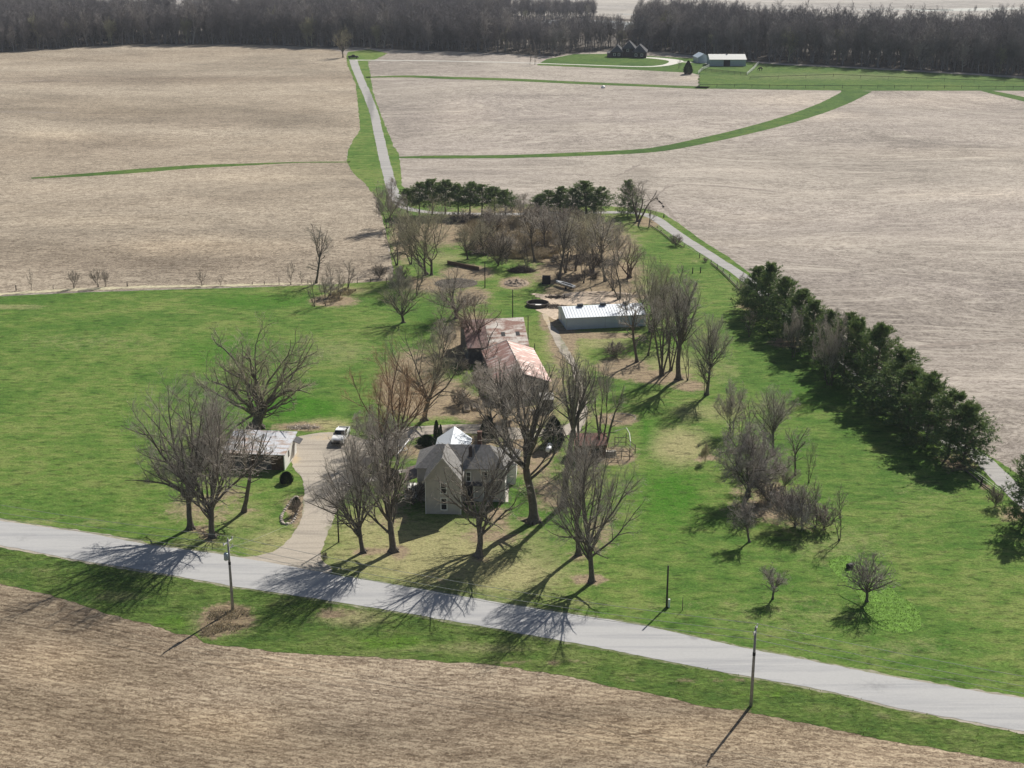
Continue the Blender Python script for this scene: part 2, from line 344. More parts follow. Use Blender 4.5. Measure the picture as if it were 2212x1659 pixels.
# ------------------------------------------------------------------ ground sheets
def soft(P, cx, cy, rx, ry, rot=0.0):
    dx, dy = P[:, 0] - cx, P[:, 1] - cy; c, s_ = math.cos(rot), math.sin(rot)
    q = ((dx * c + dy * s_) / rx) ** 2 + ((-dx * s_ + dy * c) / ry) ** 2
    return np.clip(1.35 - q ** 0.5, 0, 1)
def inside(P, poly):
    x, y = P[:, 0], P[:, 1]; c = np.zeros(len(P), bool); n = len(poly)
    for i in range(n):
        x1, y1 = poly[i]; x2, y2 = poly[(i + 1) % n]
        if y1 == y2: continue
        m = ((y1 > y) != (y2 > y)) & (x < (x2 - x1) * (y - y1) / (y2 - y1) + x1); c ^= m
    return c
def outline(px_pts, jit=0.25, step=None, seed=0):
    W = [G(x, y) for x, y in px_pts]; out = []
    for i in range(len(W)):
        a, b = W[i], W[(i + 1) % len(W)]; L = (b - a).length
        st = step or max(0.5, (a.length - 100) * 0.006); k = max(1, int(L / st))
        if L > 2500: k = 1
        for j in range(k):
            p = a.lerp(b, j / k); nr = Vector((b.y - a.y, a.x - b.x, 0)); nr = nr.normalized() if nr.length > 0 else nr
            am = jit * (1 + a.length * 0.0012)
            nz = mnoise.noise(Vector((p.x * 0.9, p.y * 0.9, seed))) + 0.8 * mnoise.noise(Vector((p.x * 0.2, p.y * 0.2, seed + 5)))
            p = p + nr * nz * am; out.append((p.x, p.y))
    return out
def sheet(name, px_pts, z, mat, spacing=0.0, zones=None, jit=0.25, seed=0, step=None):
    ol = outline(px_pts, jit, step, seed); V = [Vector(p) for p in ol]; nb = len(V)
    if spacing:
        A = np.array(ol); x0, y0 = A.min(0); x1, y1 = A.max(0)
        x0, x1 = max(x0, -420), min(x1, 420); y0, y1 = max(y0, 90), min(y1, 900)
        rs = np.random.RandomState(seed); gx, gy = np.meshgrid(np.arange(x0, x1, spacing), np.arange(y0, y1, spacing))
        P = np.stack([gx.ravel(), gy.ravel()], 1) + rs.rand(gx.size, 2) * spacing * 0.5
        P = P[inside(P, ol)]; V += [Vector(p) for p in P]
    r = delaunay_2d_cdt(V, [], [list(range(nb))], 1, 1e-5)
    co = np.array([(p.x, p.y) for p in r[0]]); me = bpy.data.meshes.new(name)
    me.from_pydata([(p[0], p[1], z) for p in co], [], [f if ((r[0][f[1]] - r[0][f[0]]).cross(r[0][f[2]] - r[0][f[0]]) > 0) else f[::-1] for f in r[2]]); me.update()
    at = me.color_attributes.new('zone', 'FLOAT_COLOR', 'POINT'); buf = np.zeros((len(co), 4), np.float32); buf[:, 3] = 1
    if zones:
        d = co[:, 1] * CP + CAM_H * SP; S = np.stack([CX + F * co[:, 0] / d, CY - F * (co[:, 1] * SP - CAM_H * CP) / d], 1)
        for ch, cx, cy, rx, ry, st in zones:
            buf[:, ch] = np.maximum(buf[:, ch], soft(S, cx, cy, rx, ry) * min(1.0, st * 1.15))
    at.data.foreach_set('color', buf.ravel())
    o = link(name, me, None, mat); return tag(o, kind='structure')

# base ground: pale stubble to the horizon
RF_ZONES = [(1, 1390, 372, 60, 16, .75), (1, 1440, 400, 60, 10, .5), (0, 1720, 215, 120, 18, .8), (0, 1780, 250, 90, 12, .7), (0, 2050, 215, 180, 20, .7), (0, 2050, 330, 260, 14, .5), (0, 2100, 420, 200, 12, .5), (2, 900, 260, 90, 50, .25), (1, 2230, 730, 190, 4, .5), (2, 1560, 420, 160, 14, .4), (1, 1880, 455, 50, 10, .5),
            (0, 1500, 170, 60, 6, .9), (0, 1000, 250, 60, 40, .4), (0, 1620, 470, 120, 10, .4), (2, 1900, 560, 160, 12, .3), (0, 1700, 520, 160, 8, .5)]
g0 = sheet('ground', [(-9000, -205), (9000, -205), (9000, 2400), (-9000, 2400)], -0.02, M['field_right'], 9.0, RF_ZONES, jit=0, step=9000)
LF = [(-500, 116), (-100, 114), (0, 112), (140, 104), (300, 96), (450, 96), (600, 99), (712, 106), (748, 118), (752, 131), (770, 175), (776, 230), (778, 282), (760, 305), (751, 330), (750, 352), (765, 375), (790, 397), (812, 420), (822, 460), (836, 505), (843, 560), (852, 604), (845, 612), (700, 617), (400, 622), (0, 636), (-400, 650)]
LZ = [(2, 380, 170, 420, 8, .8), (2, 150, 175, 200, 6, .7), (1, 150, 175, 170, 2.5, .8), (1, 60, 195, 120, 3, .5), (1, 90, 242, 100, 2.5, .7), (0, 900 * .33, 230, 200, 25, .4), (2, 250, 320, 220, 25, .4), (0, 420, 530, 180, 22, .9), (2, 350, 570, 330, 16, .6), (0, 250, 480, 250, 18, .4),
      (1, 650, 448, 50, 3, .6), (1, 60, 285, 60, 3, .5), (0, 120, 290, 100, 12, .6), (2, 800, 590, 60, 14, .7), (0, 600, 385, 180, 12, .4), (2, 450, 265, 150, 14, .5)]
sheet('field', spl(LF, 3, True), 0.0, M['field_left'], 8.0, LZ, 0.4, 3)
FF = [(-400, 1200), (-150, 1232), (0, 1256), (120, 1285), (230, 1322), (320, 1345), (380, 1366), (420, 1368), (440, 1385), (520, 1397), (640, 1408), (740, 1413), (900, 1421), (1050, 1432), (1200, 1453), (1320, 1480), (1440, 1502), (1520, 1522), (1600, 1532), (1680, 1545), (1780, 1566), (1900, 1592), (2050, 1617), (2212, 1645), (2500, 1690), (2600, 2100), (-500, 2100)]
FZ = [(0, 90, 1420, 120, 50, .9), (0, 620, 1440, 150, 30, .7), (0, 500, 1560, 170, 40, .7), (2, 300, 1380, 240, 60, .5), (2, 1100, 1540, 200, 40, .8), (2, 250, 1560, 130, 40, .5), (0, 1500, 1600, 400, 50, .8), (0, 1900, 1640, 300, 60, .9), (0, 1350, 1500, 250, 25, .5), (2, 900, 1500, 150, 30, .4), (1, 900, 1424, 400, 5, .5)]
sheet('field', spl(FF, 3, True), 0.01, M['field_front'], 2.5, FZ, 0.35, 4)
GR = [(-500, 655), (0, 640), (200, 631), (400, 625), (600, 619), (760, 612), (848, 606), (850, 580), (840, 530), (828, 480), (815, 430), (790, 398), (763, 374), (749, 350), (751, 328), (761, 305), (778, 281), (774, 230), (768, 180), (750, 140), (748, 122), (752, 112), (800, 107), (838, 115), (812, 128), (795, 133), (800, 160), (806, 200), (822, 245), (838, 285), (850, 315), (862, 333), (866, 370), (868, 400), (900, 432), (1100, 440), (1320, 446), (1400, 452), (1432, 460), (1470, 485), (1520, 522), (1570, 553), (1620, 590), (1700, 652), (1800, 735), (1950, 850), (2050, 925), (2104, 962), (2166, 1002), (2300, 1095), (2500, 1230), (2900, 1640), (2500, 1578), (2212, 1526), (1975, 1480), (1795, 1448), (1628, 1416), (1475, 1384), (1370, 1360), (1220, 1336), (1054, 1308), (870, 1275), (737, 1253), (506, 1214), (314, 1186), (174, 1160), (0, 1135), (-500, 1050)]
GZ = [  # 0 straw, 1 bare/litter, 2 lush
 (0, 930, 1200, 300, 100, .72), (0, 1090, 1240, 180, 65, .7), (0, 800, 1140, 90, 60, .65), (0, 600, 1175, 90, 40, .6), (0, 520, 1120, 90, 50, .4), (1, 1070, 1110, 40, 18, .6), (1, 950, 1250, 60, 20, .35), (0, 430, 1180, 120, 20, .4), (0, 1470, 965, 75, 50, .75), (0, 1500, 890, 60, 25, .5), (1, 1523, 990, 22, 12, .7),
 (2, 1450, 1070, 110, 100, .6), (2, 1400, 930, 30, 50, .6), (2, 640, 880, 110, 28, .9), (2, 560, 650, 180, 25, .5), (2, 480, 760, 140, 60, .5), (2, 300, 900, 200, 60, .25), (0, 730, 760, 120, 40, .35), (0, 200, 740, 260, 30, .25),
 (0, 30, 663, 90, 6, .6), (0, 1700, 1330, 260, 60, .25), (0, 1820, 1180, 160, 60, .3), (0, 2000, 1060, 120, 60, .2), (2, 1750, 860, 150, 80, .35), (2, 1440, 1150, 90, 60, .4), (0, 1950, 1400, 150, 30, .3),
 (1, 412, 1142, 26, 11, .75), (1, 462, 1162, 30, 10, .75), (1, 530, 1106, 17, 8, .75), (1, 787, 1193, 24, 11, .75), (1, 852, 1192, 32, 15, .85), (1, 1034, 1203, 24, 9, .6), (1, 1220, 1093, 24, 10, .75), (1, 1153, 1128, 26, 9, .6), (1, 1278, 1252, 36, 14, .85), (1, 1250, 1200, 16, 8, .7), (1, 1070, 1120, 30, 20, .55),
 (1, 1100, 900, 120, 40, .6), (1, 1000, 960, 120, 30, .55), (1, 900, 790, 90, 50, .5), (1, 1150, 1000, 60, 50, .5), (1, 1180, 1060, 60, 60, .45), (0, 1240, 1040, 60, 80, .45), (1, 1000, 740, 70, 60, .6), (0, 1180, 900, 90, 60, .5), (1, 850, 1110, 60, 60, .4), (1, 430, 1100, 110, 50, .4), (1, 500, 1070, 60, 30, .4), (1, 1060, 1160, 90, 25, .5), (1, 1290, 1150, 60, 60, .4), (1, 920, 860, 110, 48, .85), (1, 1010, 880, 60, 30, .85), (1, 860, 830, 60, 40, .6), (1, 930, 800, 60, 30, .4), (0, 700, 918, 70, 14, .9), (1, 640, 922, 70, 8, .85),
 (1, 1290, 640, 120, 16, .9), (1, 1215, 640, 45, 30, .75), (1, 1190, 672, 28, 16, .75), (1, 1300, 620, 140, 20, .55), (1, 1270, 590, 130, 40, .85), (1, 1250, 530, 130, 60, .85), (1, 1120, 490, 220, 50, .7), (1, 960, 500, 110, 40, .6), (1, 1110, 612, 34, 15, .85), (1, 1010, 590, 60, 20, .8), (1, 1020, 640, 50, 25, .6), (0, 1140, 520, 120, 50, .8), (0, 1060, 480, 160, 30, .6), (1, 1120, 470, 200, 20, .5),
 (1, 930, 615, 80, 22, .6), (1, 870, 520, 40, 70, .5), (0, 960, 560, 60, 20, .5), (1, 1020, 700, 50, 40, .5), (1, 980, 760, 50, 40, .5), (1, 1300, 725, 110, 8, .75), (0, 1300, 740, 70, 18, .6), (1, 1345, 795, 60, 25, .85), (1, 1420, 815, 80, 18, .7), (1, 1490, 835, 50, 15, .6), (0, 1450, 790, 80, 40, .6), (0, 1560, 800, 50, 40, .35),
 (1, 1333, 905, 48, 16, .85), (1, 1330, 985, 50, 22, .85), (1, 1285, 965, 40, 25, .6), (1, 1183, 982, 24, 12, .85), (1, 1130, 960, 40, 25, .65), (1, 1200, 840, 50, 60, .45), (1, 1215, 740, 34, 60, .7), (0, 1215, 750, 50, 70, .6), (1, 1185, 695, 26, 24, .7), (0, 1250, 800, 30, 50, .5), (1, 1260, 900, 30, 30, .5),
 (1, 720, 650, 60, 14, .75), (0, 745, 628, 60, 10, .8), (1, 640, 1100, 28, 40, .8), (1, 1660, 1060, 60, 40, .45), (1, 1720, 1130, 60, 30, .4), (1, 1605, 1060, 40, 20, .4),
 (1, 1620, 660, 40, 14, .5), (1, 1700, 740, 50, 16, .6), (1, 1660, 1100, 110, 40, .5), (0, 1560, 890, 60, 30, .5), (1, 2070, 1000, 60, 26, .5), (1, 2190, 1110, 40, 20, .6), (1, 1400, 480, 40, 14, .6), (0, 1500, 565, 12, 4, .6), (1, 880, 975, 60, 22, .5), (0, 820, 1010, 50, 20, .4),
 (0, 100, 1128, 300, 5, .4), (0, 1100, 1306, 500, 5, .45), (1, 2124, 1052, 14, 5, .6)]
sheet('grass', GR, 0.02, M['grass'], 2.2, GZ, 0.22, 5)
# narrow grassed waterways through the stubble
def strip_px(name, pts, mat, z, widths, seed=1, zones=None, jit=0.15, kind='structure', n=6, spacing=0.0):
    c = spl(pts, n); W = [G(x, y) for x, y in c]; m = len(W); L, Rr = [], []
    for i, p in enumerate(W):
        d = (W[min(i + 1, m - 1)] - W[max(i - 1, 0)]).normalized(); nr = Vector((-d.y, d.x, 0))
        t = i / (m - 1) * (len(widths) - 1); k = min(int(t), len(widths) - 2); wd = widths[k] + (widths[k + 1] - widths[k]) * (t - k)
        L.append(p + nr * wd / 2); Rr.append(p - nr * wd / 2)
    px = [Pj(p.x, p.y) for p in L + Rr[::-1]]
    return sheet(name, px, z, mat, spacing, zones, jit, seed)
strip_px('grass_strip', [(862, 340), (960, 339), (1100, 338), (1250, 333), (1400, 325), (1500, 308), (1620, 281), (1720, 253), (1790, 228), (1842, 203), (1850, 196)], M['swale'], 0.02, [3, 6, 6, 7, 7.5, 8, 9, 10, 11, 12, 14], 11)
strip_px('grass_strip', [(790, 167), (880, 165), (960, 168), (1100, 172), (1250, 179), (1400, 185), (1530, 190)], M['swale'], 0.02, [4, 8, 9, 9, 9, 8, 10], 12)
strip_px('grass_strip', [(68, 385), (180, 378), (300, 369), (420, 360), (520, 356), (640, 351), (756, 350)], M['swale'], 0.02, [2, 5, 7, 6, 4, 1.6, 2], 13)
strip_px('grass_strip', [(2130, 196), (2180, 207), (2260, 225)], M['swale'], 0.02, [5, 8, 9], 14)
sheet('grass', [(1500, 191), (1510, 184), (1510, 162), (1490, 157), (1300, 147), (1160, 141), (1180, 128), (1240, 117), (1330, 116), (1420, 122), (1500, 126), (1620, 134), (1700, 141), (1800, 145), (1950, 153), (2100, 162), (2300, 176), (2500, 190), (2500, 198), (2212, 196), (1860, 196), (1700, 194)], 0.02, M['swale'], 6, [(0, 1800, 165, 300, 12, .35), (2, 1300, 130, 100, 8, .4)], 0.5, 15)
# eroded ditches in the stubble
for i, (pp, wd) in enumerate([([(1985, 748), (2060, 744), (2140, 737), (2240, 735), (2400, 728)], [1, 2.2, 2, 2.2, 3]), ([(1330, 382), (1350, 372), (1372, 360), (1390, 352)], [.3, .9, 1.1, .3]), ([(1418, 458), (1432, 448), (1424, 436), (1418, 425), (1440, 405), (1468, 398)], [.4, .7, .5, .6, .8, .5]), ([(1462, 398), (1540, 401), (1640, 410), (1700, 417)], [.6, 1.3, 1.2, .3]),
                              ([(0, 176), (60, 175), (120, 173), (190, 176)], [1.6, 1, 1, .4]), ([(0, 242), (70, 242), (160, 245)], [1.6, 1, .3]), ([(1418, 428), (1440, 450), (1462, 478)], [1, 1.2, .4])]):
    strip_px('ditch', pp, M['ditch'], 0.012, wd, 20 + i, jit=0.5)
# verge between road and front field
VG = [(-500, 1092), (0, 1178), (174, 1210), (314, 1232), (506, 1266), (737, 1301), (980, 1342), (1230, 1387), (1474, 1434), (1628, 1463), (1792, 1493), (1942, 1529), (2212, 1580), (2600, 1656), (2600, 1700), (2212, 1650), (2050, 1622), (1900, 1598), (1780, 1571), (1680, 1550), (1600, 1536), (1520, 1526), (1440, 1506), (1320, 1484), (1200, 1457), (1050, 1436), (900, 1425), (740, 1417), (640, 1412), (520, 1400), (440, 1389), (420, 1372), (380, 1369), (320, 1349), (230, 1326), (120, 1289), (0, 1260), (-150, 1238), (-400, 1206)]
VZ = [(1, 490, 1335, 60, 34, .9), (1, 455, 1360, 30, 26, .7), (0, 480, 1345, 90, 40, .5), (0, 760, 1335, 90, 22, .75), (1, 720, 1325, 50, 12, .6), (0, 250, 1290, 80, 14, .45), (1, 1150, 1432, 200, 6, .4), (1, 1605, 1535, 28, 9, .7), (2, 850, 1390, 120, 22, .5), (0, 1000, 1400, 200, 12, .5), (2, 380, 1345, 60, 20, .5), (0, 60, 1232, 120, 12, .25), (0, 2000, 1548, 300, 5, .5), (1, 1600, 1470, 700, 3, .35), (2, 1640, 1500, 120, 16, .4)]
sheet('verge', VG, 0.03, M['verge'], 1.4, VZ, 0.3, 6)
RD_U = [(-500, 1040), (0, 1125), (174, 1150), (314, 1176), (401, 1188), (506, 1203), (600, 1219), (737, 1245), (870, 1266), (1054, 1298), (1220, 1325), (1370, 1348), (1475, 1371), (1628, 1404), (1795, 1437), (1975, 1471), (2212, 1511), (2600, 1578)]
RD_L = [(-500, 1096), (0, 1179), (174, 1211), (314, 1233), (506, 1267), (737, 1302), (980, 1343), (1230, 1388), (1474, 1435), (1628, 1464), (1792, 1494), (1942, 1530), (2212, 1581), (2600, 1657)]
def off(pts, d): return [(x, y + d) for x, y in pts]
sheet('road_shoulder', spl(off(RD_U, -4), 3) + spl(off(RD_L, 4), 3)[::-1], 0.038, M['drive'], 3.0, [(2, 1100, 1300, 1300, 900, .62)], 0.32, 8)
sheet('road', spl(RD_U, 4) + spl(RD_L, 4)[::-1], 0.06, M['road'], 3.0, [(1, 1380, 1376, 260, 5, .8), (1, 1520, 1412, 160, 4, .6), (1, 80, 1165, 120, 3, .6), (1, 1000, 1310, 300, 4, .5), (1, 1900, 1480, 300, 5, .5), (1, 620, 1250, 60, 5, .4)], 0.13, 7)
# driveway and yard gravel
DV = [(470, 1205), (520, 1205), (575, 1196), (608, 1181), (632, 1155), (648, 1128), (655, 1095), (656, 1060), (650, 1030), (634, 1012), (628, 985), (638, 950), (656, 940), (712, 934), (758, 940), (792, 950), (830, 944), (870, 926), (920, 920), (980, 917), (1060, 918), (1120, 925), (1190, 926), (1234, 912), (1248, 875), (1244, 830), (1232, 790), (1212, 762), (1197, 735), (1184, 708), (1172, 684), (1178, 678), (1190, 696), (1208, 722), (1224, 750), (1246, 785), (1262, 830), (1268, 880), (1258, 926), (1238, 940), (1170, 944), (1110, 950), (1040, 938), (960, 936), (905, 944), (872, 962), (846, 972), (812, 992), (776, 1026), (750, 1062), (730, 1100), (712, 1142), (699, 1178), (696, 1206), (712, 1240), (600, 1222)]
sheet('driveway', spl(DV, 3, True), 0.05, M['drive'], 1.2, [(0, 1180, 690, 14, 30, .6), (2, 1220, 735, 16, 40, .5), (2, 1255, 820, 14, 60, .45), (2, 1150, 936, 40, 6, .5), (0, 640, 990, 14, 26, .6), (0, 700, 945, 60, 10, .5), (2, 780, 1030, 14, 40, .5), (2, 830, 985, 26, 20, .45), (1, 730, 1030, 40, 40, .4), (1, 720, 980, 50, 16, .35), (2, 640, 1030, 10, 20, .5), (2, 655, 1100, 6, 40, .5), (2, 712, 1150, 8, 40, .5), (1, 900, 930, 60, 8, .45), (2, 780, 935, 40, 6, .5), (2, 900, 928, 30, 5, .5)], 0.25, 9)
sheet('path', spl([(785, 1036), (850, 1018), (895, 1012), (900, 1017), (850, 1025), (800, 1042)], 3, True), 0.046, M['concrete'], 0, None, 0.05)
sheet('patio', [(1094, 972), (1126, 974), (1122, 990), (1100, 1002), (1098, 1085), (1092, 1085), (1092, 1000)], 0.048, M['concrete'], 0, None, 0.05)
sheet('bare_ground', spl([(1150, 634), (1186, 636), (1227, 639), (1293, 637), (1362, 644), (1368, 656), (1253, 659), (1209, 662), (1207, 690), (1195, 690), (1160, 670), (1186, 666), (1184, 652), (1162, 644)], 4, True), 0.042, M['palesoil'], 0, None, 0.5)
# lanes
strip_px('lane', [(763, 129), (768, 145), (778, 170), (793, 205), (808, 245), (818, 290), (828, 335), (838, 375), (850, 415), (870, 446), (920, 458), (1000, 462), (1100, 463), (1200, 461), (1300, 459), (1370, 460), (1412, 470), (1450, 497), (1500, 530), (1550, 562), (1602, 596), (1660, 645), (1750, 716), (1850, 800), (1950, 880), (2050, 952), (2110, 985), (2150, 1020), (2190, 1060), (2300, 1160)], M['lane'], 0.05, [4.4, 3.6, 3.4, 3.2, 3.0, 3.2, 3.0, 3.2, 3.2, 3.2], 31, [(1, 800, 230, 10, 45, .8), (1, 790, 190, 5, 20, .5)], 0.15, spacing=2.0)
strip_px('lane', [(768, 130), (840, 130.5), (960, 132), (1100, 135), (1250, 140), (1380, 144), (1430, 142), (1455, 136), (1458, 131), (1420, 126), (1385, 124)], M['farlane'], 0.055, [3, 2.6, 2.6, 2.6, 2.8, 3.4, 5, 8, 6, 5], 32, jit=0.05)
strip_px('lane', [(1445, 133), (1500, 135), (1535, 138)], M['farlane'], 0.056, [4, 2.4, 2.4], 33, jit=0.05)
# dead grass bank under the left fence
strip_px('dead_grass', [(-60, 640), (0, 636), (90, 630), (200, 624), (330, 620), (480, 617), (640, 613), (720, 612)], simple('dead_grass_pale', (0.50, 0.45, 0.30), 0.95, 0.35, 1.2), 0.035, [2.2, 2.4, 1.8, 2.0, 1.6, 1.4, 1.2, 0.6], 34, jit=0.7)

# ------------------------------------------------------------------ tube meshes for trees
def tubes_np(P, Rad, sides):
    """P (N,K,3), Rad (N,K) -> verts, quads"""
    N, K, _ = P.shape
    if N == 0: return np.zeros((0, 3)), np.zeros((0, 4), int)
    T = np.empty_like(P); T[:, 1:-1] = P[:, 2:] - P[:, :-2]; T[:, 0] = P[:, 1] - P[:, 0]; T[:, -1] = P[:, -1] - P[:, -2]
    T /= np.linalg.norm(T, axis=2, keepdims=True) + 1e-9
    D = P[:, -1] - P[:, 0]; ref = np.zeros((N, 3)); ax = np.argmin(np.abs(D), axis=1); ref[np.arange(N), ax] = 1
    U = np.cross(T, ref[:, None, :]); U /= np.linalg.norm(U, axis=2, keepdims=True) + 1e-9; V = np.cross(T, U)
    a = np.arange(sides) * 2 * np.pi / sides
    ring = P[:, :, None, :] + Rad[:, :, None, None] * (np.cos(a)[None, None, :, None] * U[:, :, None, :] + np.sin(a)[None, None, :, None] * V[:, :, None, :])
    verts = ring.reshape(-1, 3)
    idx = np.arange(N * K * sides).reshape(N, K, sides); nx = np.roll(idx, -1, axis=2)
    q = np.stack([idx[:, :-1], nx[:, :-1], nx[:, 1:], idx[:, 1:]], axis=-1).reshape(-1, 4)
    return verts, q
def np_mesh(name, parts, mats, smooth=True):
    """parts: list of (verts, faces(n,3|4), material index)"""
    vs, loops, starts, tots, mi = [], [], [], [], []; off_ = 0; ls = 0
    for v, f, m in parts:
        if len(f) == 0: continue
        k = f.shape[1]; vs.append(v); loops.append((f + off_).ravel()); starts.append(ls + np.arange(len(f)) * k); tots.append(np.full(len(f), k)); mi.append(np.full(len(f), m))
        off_ += len(v); ls += f.size
    V = np.concatenate(vs); L = np.concatenate(loops); S = np.concatenate(starts); T = np.concatenate(tots); MI = np.concatenate(mi)
    me = bpy.data.meshes.new(name); me.vertices.add(len(V)); me.vertices.foreach_set('co', V.astype(np.float32).ravel())
    me.loops.add(len(L)); me.loops.foreach_set('vertex_index', L.astype(np.int32)); me.polygons.add(len(S))
    me.polygons.foreach_set('loop_start', S.astype(np.int32)); me.polygons.foreach_set('loop_total', T.astype(np.int32))
    for m in mats: me.materials.append(m)
    me.polygons.foreach_set('material_index', MI.astype(np.int32))
    if smooth: me.polygons.foreach_set('use_smooth', np.ones(len(S), bool))
    me.update(); me.validate(); return me
def norm(a): return a / (np.linalg.norm(a, axis=-1, keepdims=True) + 1e-9)
def env_dist(o, d, C, A):
    """distance from o along d to the crown ellipsoid"""
    o = (o - C) / A; d = d / A; a = (d * d).sum(-1); b = 2 * (o * d).sum(-1); c = (o * o).sum(-1) - 1
    disc = b * b - 4 * a * c; t = (-b + np.sqrt(np.maximum(disc, 0))) / (2 * a)
    return np.where((disc > 0) & (t > 0), t, 0.0)
def grow(rs, S, D, L, K, trop, wob):
    """curved branches from starts S, directions D, lengths L"""
    N = len(S); P = np.zeros((N, K, 3)); P[:, 0] = S; d = D.copy(); st = (L / (K - 1))[:, None]
    for k in range(1, K):
        d = norm(d + np.array([0, 0, trop]) / (K - 1) + rs.normal(0, wob, (N, 3)))
        P[:, k] = P[:, k - 1] + d * st
    return P
def spawn(rs, P, Rad, n, t0, t1, ang, sd, up, thin=False):
    ln_ = np.linalg.norm(P[:, -1] - P[:, 0], axis=1); N, K, _ = P.shape; t = t0 + (t1 - t0) * ((np.arange(n)[None, :] + rs.rand(N, n)) / n)
    ft = t * (K - 1); i = np.minimum(ft.astype(int), K - 2); fr = (ft - i)[..., None]
    ii = np.arange(N)[:, None]; S = P[ii, i] * (1 - fr) + P[ii, i + 1] * fr; T = norm(P[ii, i + 1] - P[ii, i])
    Rr = Rad[ii, i] * (1 - fr[..., 0]) + Rad[ii, i + 1] * fr[..., 0]
    rnd = norm(rs.normal(0, 1, S.shape)); perp = norm(rnd - (rnd * T).sum(-1, keepdims=True) * T)
    a = np.radians(rs.normal(ang, sd, t.shape))[..., None]
    Dd = norm(np.cos(a) * T + np.sin(a) * perp + np.array([0, 0, up]))
    pl = np.repeat(ln_, n); S, Dd, Rr, t = S.reshape(-1, 3), Dd.reshape(-1, 3), Rr.ravel(), t.ravel()
    if thin:
        kp = rs.rand(len(pl)) < np.clip(pl / (np.percentile(ln_, 75) + 1e-6), 0.08, 1.0); S, Dd, Rr, t, pl = S[kp], Dd[kp], Rr[kp], t[kp], pl[kp]
    return S, Dd, Rr, t, pl
def taper(R0, tip, K): return R0[:, None] * (1 - np.linspace(0, 1, K)[None, :]) + tip * np.linspace(0, 1, K)[None, :]

